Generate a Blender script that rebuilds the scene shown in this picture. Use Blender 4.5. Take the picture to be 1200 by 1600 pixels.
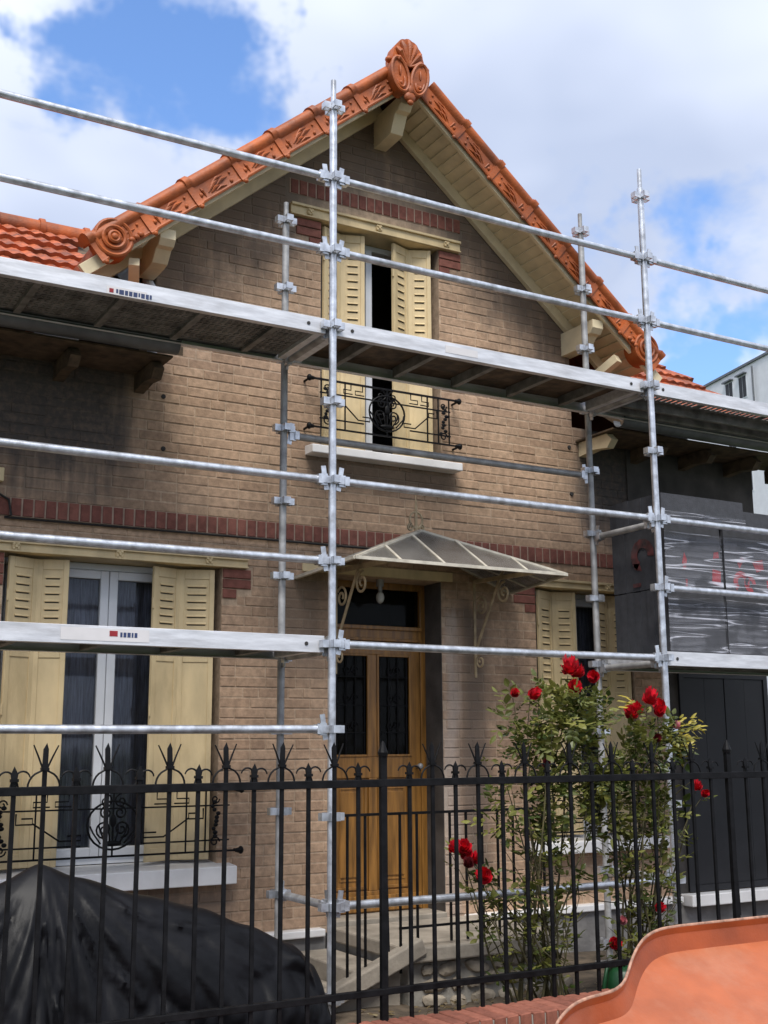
import bpy, bmesh, math, random
from mathutils import Vector, Matrix
random.seed(7)
for o in list(bpy.data.objects): bpy.data.objects.remove(o)
S = bpy.context.scene
COL = S.collection
R = math.radians
PI = math.pi

# ------------------------------------------------------------------ camera
cam = bpy.data.cameras.new('camera')
cam.sensor_fit = 'VERTICAL'; cam.sensor_height = 24.0; cam.lens = 24.0*1850/1600
cam.clip_start = 0.05; cam.clip_end = 2000
camo = bpy.data.objects.new('camera', cam); COL.objects.link(camo)
_r = Vector((0.86830196, -0.49600397, -0.0056368)); _u = Vector((-0.09143062, -0.17120628, 0.98098361)); _f = Vector((0.48753682, 0.85127462, 0.1940087))
_m = Matrix((_r, _u, -_f)).transposed().to_4x4(); _m.translation = (-3.249, -7.595, 1.65)
camo.matrix_world = _m
S.camera = camo
CAM = Vector((-3.249, -7.595, 1.65))

# ------------------------------------------------------------------ sky, sun, exposure
SUN_EL, SUN_AZ = R(56), R(207)          # azimuth clockwise from +Y: behind the camera, a little to its left
w = bpy.data.worlds.new('World'); S.world = w; w.use_nodes = True
nt = w.node_tree; nt.nodes.clear()
def N(t, **k):
    n = nt.nodes.new(t)
    for a, b in k.items(): setattr(n, a, b)
    return n
def L(a, b): nt.links.new(a, b)
def M2(op, a, b=None, c=None, clamp=False):
    n = N('ShaderNodeMath', operation=op, use_clamp=clamp)
    for i, v in enumerate((a, b, c)):
        if v is None: continue
        if isinstance(v, (int, float)): n.inputs[i].default_value = v
        else: L(v, n.inputs[i])
    return n.outputs[0]
out = N('ShaderNodeOutputWorld'); bg = N('ShaderNodeBackground')
sky = N('ShaderNodeTexSky', sky_type='NISHITA', sun_disc=False)
sky.sun_elevation = SUN_EL; sky.sun_rotation = SUN_AZ; sky.air_density = 1.3; sky.dust_density = 0.4; sky.ozone_density = 2.5
tc = N('ShaderNodeTexCoord'); sep = N('ShaderNodeSeparateXYZ'); L(tc.outputs['Generated'], sep.inputs[0])
zz = M2('ADD', M2('MAXIMUM', sep.outputs[2], 0.0), 0.28)
cmb = N('ShaderNodeCombineXYZ'); L(M2('DIVIDE', sep.outputs[0], zz), cmb.inputs[0]); L(M2('DIVIDE', sep.outputs[1], zz), cmb.inputs[1])
n1 = N('ShaderNodeTexNoise'); n1.inputs['Scale'].default_value = 2.1; n1.inputs['Detail'].default_value = 6; n1.inputs['Roughness'].default_value = 0.62; n1.inputs['Distortion'].default_value = 0.25
L(cmb.outputs[0], n1.inputs['Vector'])
n2 = N('ShaderNodeTexNoise'); n2.inputs['Scale'].default_value = 1.4; n2.inputs['Detail'].default_value = 4; n2.inputs['Roughness'].default_value = 0.5
L(cmb.outputs[0], n2.inputs['Vector'])
n3 = N('ShaderNodeTexNoise'); n3.inputs['Scale'].default_value = 6.0; n3.inputs['Detail'].default_value = 5; n3.inputs['Roughness'].default_value = .6; L(tc.outputs['Generated'], n3.inputs['Vector'])
wv = N('ShaderNodeVectorMath', operation='MULTIPLY_ADD'); L(n3.outputs['Color'], wv.inputs[0]); wv.inputs[1].default_value = (.34, .34, .34); wv.inputs[2].default_value = (-.17, -.17, -.17)
wd_ = N('ShaderNodeVectorMath', operation='ADD'); L(tc.outputs['Generated'], wd_.inputs[0]); L(wv.outputs[0], wd_.inputs[1])
wn = N('ShaderNodeVectorMath', operation='NORMALIZE'); L(wd_.outputs[0], wn.inputs[0])
bias = None
for (dx, dy, dz), rad, amt in (((0.285, 0.797, 0.53), 8.0, .26), ((.345, .775, .525), 5, .18), ((.23, .82, .525), 5, .14), ((.69, .628, .365), 6, .26), ((.59, .69, .414), 6, .20), ((.175, .856, .486), 3.5, .10), ((.70, .65, .30), 4, .20), ((.50, .80, .33), 14, -.05)):
    dp = N('ShaderNodeVectorMath', operation='DOT_PRODUCT'); L(wn.outputs[0], dp.inputs[0]); dp.inputs[1].default_value = Vector((dx, dy, dz)).normalized()
    mr = N('ShaderNodeMapRange', interpolation_type='SMOOTHSTEP'); L(dp.outputs['Value'], mr.inputs[0])
    mr.inputs[1].default_value = math.cos(R(rad)); mr.inputs[2].default_value = math.cos(R(rad*.1)); mr.inputs[3].default_value = 0; mr.inputs[4].default_value = amt
    bias = mr.outputs[0] if bias is None else M2('ADD', bias, mr.outputs[0])
dens = M2('SUBTRACT', M2('ADD', n1.outputs[0], .19), bias)
cm = N('ShaderNodeMapRange', interpolation_type='SMOOTHSTEP'); L(dens, cm.inputs[0]); cm.inputs[1].default_value = .30; cm.inputs[2].default_value = .56
cr = N('ShaderNodeMapRange'); L(n2.outputs[0], cr.inputs[0]); cr.inputs[1].default_value = .38; cr.inputs[2].default_value = .60
cc = N('ShaderNodeMixRGB'); L(cr.outputs[0], cc.inputs[0]); cc.inputs[1].default_value = (2.35, 2.72, 3.6, 1); cc.inputs[2].default_value = (4.05, 4.35, 5.1, 1)
sk = N('ShaderNodeMixRGB', blend_type='MULTIPLY'); sk.inputs[0].default_value = 1; L(sky.outputs[0], sk.inputs[1]); sk.inputs[2].default_value = (.66, .78, .98, 1)
mx = N('ShaderNodeMixRGB'); L(cm.outputs[0], mx.inputs[0]); L(sk.outputs[0], mx.inputs[1]); L(cc.outputs[0], mx.inputs[2])
L(mx.outputs[0], bg.inputs[0]); bg.inputs[1].default_value = 0.125; L(bg.outputs[0], out.inputs[0])

sl = bpy.data.lights.new('sun', 'SUN'); sl.energy = 2.0; sl.angle = R(28); sl.color = (1.0, .955, .89)
so = bpy.data.objects.new('sun', sl); COL.objects.link(so)
sd = Vector((math.sin(SUN_AZ)*math.cos(SUN_EL), math.cos(SUN_AZ)*math.cos(SUN_EL), math.sin(SUN_EL)))
so.rotation_euler = (-sd).to_track_quat('-Z', 'Y').to_euler(); so.location = (-4, -12, 15)

S.render.engine = 'CYCLES'
S.view_settings.view_transform = 'Standard'; S.view_settings.look = 'None'; S.view_settings.gamma = 1; S.view_settings.use_curve_mapping = False
S.view_settings.exposure = 0.97
S.cycles.max_bounces = 5; S.cycles.diffuse_bounces = 3; S.cycles.glossy_bounces = 3; S.cycles.transparent_max_bounces = 16; S.cycles.caustics_reflective = False; S.cycles.caustics_refractive = False

# ------------------------------------------------------------------ materials
MAT = {}
def pm(name, col, rough=.6, metal=0., var=.15, scale=8., bump=.0, bscale=40., col2=None, spec=.5, streak=None, detail=4, coat=0., dirt=0., dirtcol=(.05,.045,.04), objvar=0.):
    """Principled material: colour mottled by noise in real-world position, optional fine relief, streaks and dirt blotches."""
    m = bpy.data.materials.new(name); m.use_nodes = True; t = m.node_tree; b = t.nodes['Principled BSDF']
    def n(ty, **k):
        x = t.nodes.new(ty)
        for a, c in k.items(): setattr(x, a, c)
        return x
    g = n('ShaderNodeNewGeometry'); vec = g.outputs['Position']
    if streak:
        mp = n('ShaderNodeVectorMath', operation='MULTIPLY'); t.links.new(vec, mp.inputs[0]); mp.inputs[1].default_value = streak; vec2 = mp.outputs[0]
    else: vec2 = vec
    no = n('ShaderNodeTexNoise'); no.inputs['Scale'].default_value = scale; no.inputs['Detail'].default_value = detail; t.links.new(vec2, no.inputs['Vector'])
    c2 = col2 or tuple(max(0, c*(1-2*var)) for c in col); c1 = col if col2 else tuple(min(1, c*(1+var)) for c in col)
    mr = n('ShaderNodeMapRange'); mr.inputs[1].default_value = .32; mr.inputs[2].default_value = .68; t.links.new(no.outputs[0], mr.inputs[0])
    mixc = n('ShaderNodeMixRGB'); t.links.new(mr.outputs[0], mixc.inputs[0]); mixc.inputs[1].default_value = (*c2, 1); mixc.inputs[2].default_value = (*c1, 1)
    co = mixc.outputs[0]
    if dirt > 0:
        nd = n('ShaderNodeTexNoise'); nd.inputs['Scale'].default_value = scale*.35; nd.inputs['Detail'].default_value = 8; nd.inputs['Roughness'].default_value = .68; t.links.new(vec2, nd.inputs['Vector'])
        md = n('ShaderNodeMapRange'); md.inputs[1].default_value = .50; md.inputs[2].default_value = .75; md.inputs[4].default_value = dirt; t.links.new(nd.outputs[0], md.inputs[0])
        mxd = n('ShaderNodeMixRGB'); t.links.new(md.outputs[0], mxd.inputs[0]); t.links.new(co, mxd.inputs[1]); mxd.inputs[2].default_value = (*dirtcol, 1); co = mxd.outputs[0]
    if objvar:
        oi = n('ShaderNodeObjectInfo'); mo = n('ShaderNodeMapRange'); mo.inputs[3].default_value = 1-objvar; mo.inputs[4].default_value = 1+objvar; t.links.new(oi.outputs['Random'], mo.inputs[0])
        hs = n('ShaderNodeHueSaturation'); t.links.new(mo.outputs[0], hs.inputs['Value']); t.links.new(co, hs.inputs['Color']); co = hs.outputs[0]
    t.links.new(co, b.inputs['Base Color'])
    rr = n('ShaderNodeMapRange'); rr.inputs[3].default_value = max(.05, rough-.10); rr.inputs[4].default_value = min(1, rough+.12); t.links.new(no.outputs[0], rr.inputs[0]); t.links.new(rr.outputs[0], b.inputs['Roughness'])
    b.inputs['Metallic'].default_value = metal; b.inputs['Specular IOR Level'].default_value = spec
    if coat: b.inputs['Coat Weight'].default_value = coat; b.inputs['Coat Roughness'].default_value = .25
    if bump:
        nb = n('ShaderNodeTexNoise'); nb.inputs['Scale'].default_value = bscale; nb.inputs['Detail'].default_value = 5; t.links.new(vec2, nb.inputs['Vector'])
        bp = n('ShaderNodeBump'); bp.inputs['Strength'].default_value = bump; bp.inputs['Distance'].default_value = .01; t.links.new(nb.outputs[0], bp.inputs['Height']); t.links.new(bp.outputs[0], b.inputs['Normal'])
    MAT[name] = m
    return m

def brick_mat(name, c1, c2, soot_shaded=True, rough=.85):
    m = bpy.data.materials.new(name); m.use_nodes = True; t = m.node_tree; b = t.nodes['Principled BSDF']
    def n(ty, **k):
        x = t.nodes.new(ty)
        for a, c in k.items(): setattr(x, a, c)
        return x
    def mm(op, a, bb=None, c=None, clamp=False):
        x = n('ShaderNodeMath', operation=op, use_clamp=clamp)
        for i, v in enumerate((a, bb, c)):
            if v is None: continue
            if isinstance(v, (int, float)): x.inputs[i].default_value = v
            else: t.links.new(v, x.inputs[i])
        return x.outputs[0]
    def sm(v, a, bb, lo=0., hi=1.):
        x = n('ShaderNodeMapRange', interpolation_type='SMOOTHSTEP'); t.links.new(v, x.inputs[0])
        x.inputs[1].default_value = a; x.inputs[2].default_value = bb; x.inputs[3].default_value = lo; x.inputs[4].default_value = hi
        return x.outputs[0]
    g = n('ShaderNodeNewGeometry'); sp = n('ShaderNodeSeparateXYZ'); t.links.new(g.outputs['Position'], sp.inputs[0]); X, Z = sp.outputs[0], sp.outputs[2]
    def noise(scale, det=5, vec=None, rough=.6):
        x = n('ShaderNodeTexNoise'); x.inputs['Scale'].default_value = scale; x.inputs['Detail'].default_value = det; x.inputs['Roughness'].default_value = rough
        t.links.new(vec or g.outputs['Position'], x.inputs['Vector']); return x.outputs[0]
    at = n('ShaderNodeAttribute', attribute_name='rnd'); oi = n('ShaderNodeObjectInfo')
    rnd = mm('FRACT', mm('ADD', at.outputs['Fac'], oi.outputs['Random']))
    mix = n('ShaderNodeMixRGB'); t.links.new(rnd, mix.inputs[0]); mix.inputs[1].default_value = (*c1, 1); mix.inputs[2].default_value = (*c2, 1)
    fine = noise(22, 3)
    v1 = n('ShaderNodeMixRGB', blend_type='MULTIPLY'); v1.inputs[0].default_value = 1; t.links.new(mix.outputs[0], v1.inputs[1])
    fr = n('ShaderNodeCombineXYZ'); fv = sm(fine, .3, .7, .80, 1.14)
    for i in range(3): t.links.new(fv, fr.inputs[i])
    t.links.new(fr.outputs[0], v1.inputs[2]); col = v1.outputs[0]
    big = noise(1.1, 4)
    v2 = n('ShaderNodeMixRGB', blend_type='MULTIPLY'); v2.inputs[0].default_value = 1; t.links.new(col, v2.inputs[1])
    fr2 = n('ShaderNodeCombineXYZ'); bv = sm(big, .3, .7, .80, 1.10)
    for i in range(3): t.links.new(bv, fr2.inputs[i])
    t.links.new(fr2.outputs[0], v2.inputs[2]); col = v2.outputs[0]
    if soot_shaded:
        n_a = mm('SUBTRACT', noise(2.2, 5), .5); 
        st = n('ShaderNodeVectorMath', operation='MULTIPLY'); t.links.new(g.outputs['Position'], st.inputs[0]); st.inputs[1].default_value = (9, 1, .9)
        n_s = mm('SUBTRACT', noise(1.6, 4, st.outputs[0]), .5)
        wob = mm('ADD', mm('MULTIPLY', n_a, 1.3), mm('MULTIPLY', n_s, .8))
        # old soot kept on the gable head above the cleaned field
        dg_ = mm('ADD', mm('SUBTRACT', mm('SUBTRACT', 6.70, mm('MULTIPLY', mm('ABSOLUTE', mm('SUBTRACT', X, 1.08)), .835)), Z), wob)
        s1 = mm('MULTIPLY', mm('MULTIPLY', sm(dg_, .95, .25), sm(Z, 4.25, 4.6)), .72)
        # uncleaned left and right wing walls, with eave and deck shade painted in
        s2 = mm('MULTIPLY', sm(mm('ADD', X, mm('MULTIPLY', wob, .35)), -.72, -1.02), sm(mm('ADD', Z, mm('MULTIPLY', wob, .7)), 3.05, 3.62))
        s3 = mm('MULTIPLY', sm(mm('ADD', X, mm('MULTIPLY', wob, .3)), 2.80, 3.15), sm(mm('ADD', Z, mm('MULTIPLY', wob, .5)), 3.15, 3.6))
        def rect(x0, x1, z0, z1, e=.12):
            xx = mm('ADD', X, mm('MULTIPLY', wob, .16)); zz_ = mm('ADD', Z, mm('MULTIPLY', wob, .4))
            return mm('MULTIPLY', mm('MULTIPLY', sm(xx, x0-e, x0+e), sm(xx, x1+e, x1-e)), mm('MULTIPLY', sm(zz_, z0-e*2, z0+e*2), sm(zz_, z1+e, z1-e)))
        s4 = mm('MULTIPLY', rect(.42, 1.75, 3.45, 3.85), .55)  # soot below the upper sill, with the sill's soft shadow painted in
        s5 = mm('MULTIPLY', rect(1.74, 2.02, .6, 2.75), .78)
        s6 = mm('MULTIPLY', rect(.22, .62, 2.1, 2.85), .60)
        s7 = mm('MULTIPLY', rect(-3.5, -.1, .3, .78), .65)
        soot_shade = s1  # combined mask: old soot plus the shade put into the brick colour
        for q in (s2, s3, s4, s5, s6, s7): soot_shade = mm('MAXIMUM', soot_shade, q)
        soot_shade = mm('MULTIPLY', soot_shade, sm(fine, .25, .6, .74, .95), clamp=True)
        v3 = n('ShaderNodeMixRGB'); t.links.new(soot_shade, v3.inputs[0]); t.links.new(col, v3.inputs[1]); v3.inputs[2].default_value = (.060, .056, .055, 1); col = v3.outputs[0]
        # pale lime wash smear beside the door
        s8 = mm('MULTIPLY', rect(1.60, 1.73, .4, 2.6, .05), .5)
        v4 = n('ShaderNodeMixRGB'); t.links.new(s8, v4.inputs[0]); t.links.new(col, v4.inputs[1]); v4.inputs[2].default_value = (.42, .38, .35, 1); col = v4.outputs[0]
    t.links.new(col, b.inputs['Base Color']); b.inputs['Roughness'].default_value = rough; b.inputs['Specular IOR Level'].default_value = .25
    bp = n('ShaderNodeBump'); bp.inputs['Strength'].default_value = .35; bp.inputs['Distance'].default_value = .006
    t.links.new(noise(70, 2), bp.inputs['Height']); t.links.new(bp.outputs[0], b.inputs['Normal'])
    MAT[name] = m
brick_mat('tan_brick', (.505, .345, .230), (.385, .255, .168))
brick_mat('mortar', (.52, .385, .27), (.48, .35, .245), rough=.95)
brick_mat('red_brick', (.27, .108, .080), (.205, .078, .060), soot_shaded=False)
brick_mat('cap_brick', (.28, .105, .070), (.19, .070, .048), soot_shaded=False)
pm('terracotta', (.40, .092, .015), .55, var=.22, scale=7, bump=.25, bscale=60, dirt=.7, dirtcol=(.14, .040, .014), objvar=.16, detail=6)
pm('roof_tile', (.36, .085, .026), .6, var=.30, scale=9, bump=.3, bscale=50, dirt=.7, dirtcol=(.09, .035, .025), objvar=.25)
pm('cream_paint', (.68, .535, .305), .6, var=.08, scale=6, bump=.14, bscale=35, dirt=.50, dirtcol=(.33, .235, .115), streak=(1.6, 1.6, .55))
pm('soffit_paint', (.76, .64, .42), .6, var=.08, scale=6, bump=.1, bscale=25, dirt=.25, dirtcol=(.27, .20, .10))
pm('joint_pale', (.40, .29, .22), .95, var=.15, scale=12)
pm('old_wood', (.11, .075, .045), .8, var=.3, scale=12, bump=.3)
pm('white_paint', (.82, .81, .80), .5, var=.05, scale=5, bump=.06, bscale=30, dirt=.22, dirtcol=(.40, .37, .33))
pm('white_pvc', (.72, .74, .77), .35, var=.03, scale=5)
pm('door_wood', (.31, .145, .030), .42, var=.22, scale=5, streak=(7, 7, .7), bump=.12, bscale=14, dirt=.3, dirtcol=(.13, .06, .018), coat=.15)
pm('black_iron', (.0075, .0075, .0085), .5, metal=0., var=.25, scale=20, bump=.12, bscale=90, spec=.14)
pm('galvanised', (.66, .69, .74), .36, metal=.75, var=.16, scale=16, bump=.12, bscale=60, dirt=.75, dirtcol=(.27, .255, .24), detail=6)
pm('galvanised_dull', (.40, .40, .40), .55, metal=.35, var=.2, scale=10, bump=.12, bscale=50, dirt=.45, dirtcol=(.17, .16, .15))
pm('aluminium', (.72, .73, .76), .45, metal=.35, var=.10, scale=7, streak=(.8, 3, 5), bump=.08, bscale=60, dirt=.6, dirtcol=(.36, .34, .33), detail=6)
pm('deck_underside', (.23, .225, .21), .65, metal=.3, var=.25, scale=10, bump=.35, bscale=70, dirt=.4)
pm('sticker_white', (.66, .64, .64), .4, var=.03)
pm('print_blue', (.03, .05, .13), .5, var=.1)
pm('print_red', (.30, .015, .02), .5, var=.15, scale=12)
pm('print_faded', (.115, .030, .030), .8, var=.45, scale=14, dirt=.8, dirtcol=(.05, .05, .055))
pm('interior_dark', (.035, .033, .032), .9, var=.2)
pm('curtain', (.34, .34, .37), .9, var=.25, scale=14, streak=(6, 6, .5))
pm('plinth_render', (.24, .23, .22), .9, var=.2, scale=5, bump=.4, bscale=30, dirt=.4)
pm('step_stone', (.36, .315, .255), .85, var=.18, scale=6, bump=.3, bscale=40, dirt=.35, dirtcol=(.12, .10, .08))
pm('rubble_stone', (.36, .31, .24), .9, var=.3, scale=9, bump=.5, bscale=25, dirt=.5, dirtcol=(.15, .10, .06))
pm('rubble_mortar', (.34, .32, .28), .95, var=.15, scale=9, bump=.4, bscale=40)
pm('tarp', (.0060, .0060, .0075), .42, var=.3, scale=6, bump=.16, bscale=16, spec=.20, dirt=.2, dirtcol=(.016, .016, .018))
pm('foam_grey', (.052, .054, .062), .85, var=.12, scale=20, bump=.3, bscale=160)
pm('dark_board', (.010, .010, .012), .55, var=.2, scale=4, dirt=.2, dirtcol=(.08, .08, .085))
pm('dark_wall', (.085, .075, .068), .95, var=.25, scale=4, bump=.4, bscale=25, dirt=.4)
pm('tub_plastic', (.34, .070, .016), .42, var=.14, scale=4.0, bump=.12, bscale=60, dirt=.5, dirtcol=(.38, .15, .08), detail=9)
pm('tub_floor', (.43, .115, .040), .40, var=.10, scale=5.0, bump=.10, bscale=70, dirt=.65, dirtcol=(.47, .215, .125), detail=10)
pm('tub_rim', (.40, .22, .15), .6, var=.25, scale=30)
pm('asphalt', (.055, .055, .056), .9, var=.2, scale=20, bump=.3, bscale=120)
pm('paving', (.26, .25, .24), .9, var=.15, scale=6, bump=.3, bscale=60)
pm('soil', (.10, .075, .05), .95, var=.3, scale=8, bump=.6, bscale=20)
pm('grass_verge', (.06, .09, .03), .95, var=.3, scale=3, bump=.6)
pm('white_render', (.80, .80, .82), .85, var=.03, scale=2, bump=.1, dirt=.08, dirtcol=(.45, .45, .46))
pm('zinc', (.16, .17, .18), .5, metal=.5, var=.15)
pm('green_plastic', (.008, .055, .018), .4, var=.1)
pm('cane', (.075, .065, .025), .75, var=.35, scale=15)
pm('petal_red', (.66, .010, .028), .55, var=.25, scale=30)
pm('petal_pink', (.62, .25, .27), .55, var=.15, scale=30)
pm('petal_dark', (.16, .01, .015), .6, var=.25, scale=30)
pm('black_cable', (.02, .02, .02), .6)
pm('iron_scroll', (.47, .36, .22), .6, var=.2, scale=9, dirt=.4)
pm('canopy_paint', (.62, .575, .48), .6, var=.12, scale=12, bump=.1, dirt=.6, dirtcol=(.30, .24, .16))
pm('bulb', (.55, .55, .52), .2)

def leaf_mat(name, c1, c2):
    m = bpy.data.materials.new(name); m.use_nodes = True; t = m.node_tree; b = t.nodes['Principled BSDF']
    a = t.nodes.new('ShaderNodeAttribute'); a.attribute_name = 'rnd'
    mix = t.nodes.new('ShaderNodeMixRGB'); mix.inputs[1].default_value = (*c1, 1); mix.inputs[2].default_value = (*c2, 1); t.links.new(a.outputs['Fac'], mix.inputs[0])
    t.links.new(mix.outputs[0], b.inputs['Base Color']); b.inputs['Roughness'].default_value = .42
    tr = t.nodes.new('ShaderNodeBsdfTranslucent'); t.links.new(mix.outputs[0], tr.inputs[0])
    ms = t.nodes.new('ShaderNodeMixShader'); ms.inputs[0].default_value = .30
    t.links.new(b.outputs[0], ms.inputs[1]); t.links.new(tr.outputs[0], ms.inputs[2]); t.links.new(ms.outputs[0], t.nodes['Material Output'].inputs[0])
    MAT[name] = m
leaf_mat('rose_leaf', (.040, .066, .012), (.26, .255, .06))
leaf_mat('yellow_leaf', (.22, .20, .03), (.50, .40, .05))

def glass_mat(name, tint, fac, rough=.05, ior=1.38):
    """Pane: mostly see-through, with a real mirror-like reflection and a little dirt."""
    m = bpy.data.materials.new(name); m.use_nodes = True; t = m.node_tree; t.nodes.remove(t.nodes['Principled BSDF'])
    tr = t.nodes.new('ShaderNodeBsdfTransparent'); tr.inputs[0].default_value = (*tint, 1)
    gl = t.nodes.new('ShaderNodeBsdfGlossy'); gl.inputs['Roughness'].default_value = rough; gl.inputs[0].default_value = (.9, .93, .96, 1)
    df = t.nodes.new('ShaderNodeBsdfDiffuse'); df.inputs[0].default_value = (.42, .40, .38, 1)
    fr = t.nodes.new('ShaderNodeFresnel'); fr.inputs[0].default_value = ior
    a = t.nodes.new('ShaderNodeMixShader'); t.links.new(fr.outputs[0], a.inputs[0]); t.links.new(tr.outputs[0], a.inputs[1]); t.links.new(gl.outputs[0], a.inputs[2])
    g = t.nodes.new('ShaderNodeNewGeometry'); no = t.nodes.new('ShaderNodeTexNoise'); no.inputs['Scale'].default_value = 6; no.inputs['Detail'].default_value = 6; t.links.new(g.outputs['Position'], no.inputs['Vector'])
    mr = t.nodes.new('ShaderNodeMapRange'); mr.inputs[1].default_value = .35; mr.inputs[2].default_value = .7; mr.inputs[3].default_value = fac*.6; mr.inputs[4].default_value = fac*1.3; t.links.new(no.outputs[0], mr.inputs[0])
    b = t.nodes.new('ShaderNodeMixShader'); t.links.new(mr.outputs[0], b.inputs[0]); t.links.new(a.outputs[0], b.inputs[1]); t.links.new(df.outputs[0], b.inputs[2])
    t.links.new(b.outputs[0], t.nodes['Material Output'].inputs[0]); MAT[name] = m
glass_mat('window_glass', (.80, .82, .86), .02)
glass_mat('door_glass', (.55, .55, .50), .012, ior=1.14)
glass_mat('canopy_glass', (.66, .64, .60), .20, .2)

def film_mat():
    m = bpy.data.materials.new('stretch_film'); m.use_nodes = True; t = m.node_tree; t.nodes.remove(t.nodes['Principled BSDF'])
    g = t.nodes.new('ShaderNodeNewGeometry'); mp = t.nodes.new('ShaderNodeVectorMath'); mp.operation = 'MULTIPLY'; mp.inputs[1].default_value = (.55, .55, 11); t.links.new(g.outputs['Position'], mp.inputs[0])
    no = t.nodes.new('ShaderNodeTexNoise'); no.inputs['Scale'].default_value = 2.0; no.inputs['Detail'].default_value = 1.5; no.inputs['Distortion'].default_value = .25; t.links.new(mp.outputs[0], no.inputs['Vector'])
    ma = t.nodes.new('ShaderNodeMath'); ma.operation = 'SUBTRACT'; t.links.new(no.outputs[0], ma.inputs[0]); ma.inputs[1].default_value = .5
    ab = t.nodes.new('ShaderNodeMath'); ab.operation = 'ABSOLUTE'; t.links.new(ma.outputs[0], ab.inputs[0])
    mr = t.nodes.new('ShaderNodeMapRange'); mr.inputs[1].default_value = 0; mr.inputs[2].default_value = .030; mr.inputs[3].default_value = .88; mr.inputs[4].default_value = .12; t.links.new(ab.outputs[0], mr.inputs[0])
    pn = t.nodes.new('ShaderNodeTexNoise'); pn.inputs['Scale'].default_value = 4.5; pn.inputs['Detail'].default_value = 2; t.links.new(g.outputs['Position'], pn.inputs['Vector'])
    pr_ = t.nodes.new('ShaderNodeMapRange'); pr_.interpolation_type = 'SMOOTHSTEP'; pr_.inputs[1].default_value = .36; pr_.inputs[2].default_value = .54; pr_.inputs[3].default_value = .22; t.links.new(pn.outputs[0], pr_.inputs[0])
    pf = t.nodes.new('ShaderNodeMath'); pf.operation = 'MULTIPLY'; t.links.new(mr.outputs[0], pf.inputs[0]); t.links.new(pr_.outputs[0], pf.inputs[1])
    tr = t.nodes.new('ShaderNodeBsdfTransparent'); p = t.nodes.new('ShaderNodeBsdfPrincipled'); p.inputs['Base Color'].default_value = (.62, .63, .70, 1); p.inputs['Roughness'].default_value = .22
    bp = t.nodes.new('ShaderNodeBump'); bp.inputs['Strength'].default_value = .8; bp.inputs['Distance'].default_value = .02; t.links.new(no.outputs[0], bp.inputs['Height']); t.links.new(bp.outputs[0], p.inputs['Normal'])
    ms = t.nodes.new('ShaderNodeMixShader'); t.links.new(pf.outputs[0], ms.inputs[0]); t.links.new(tr.outputs[0], ms.inputs[1]); t.links.new(p.outputs[0], ms.inputs[2])
    t.links.new(ms.outputs[0], t.nodes['Material Output'].inputs[0]); MAT['stretch_film'] = m
film_mat()

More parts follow.
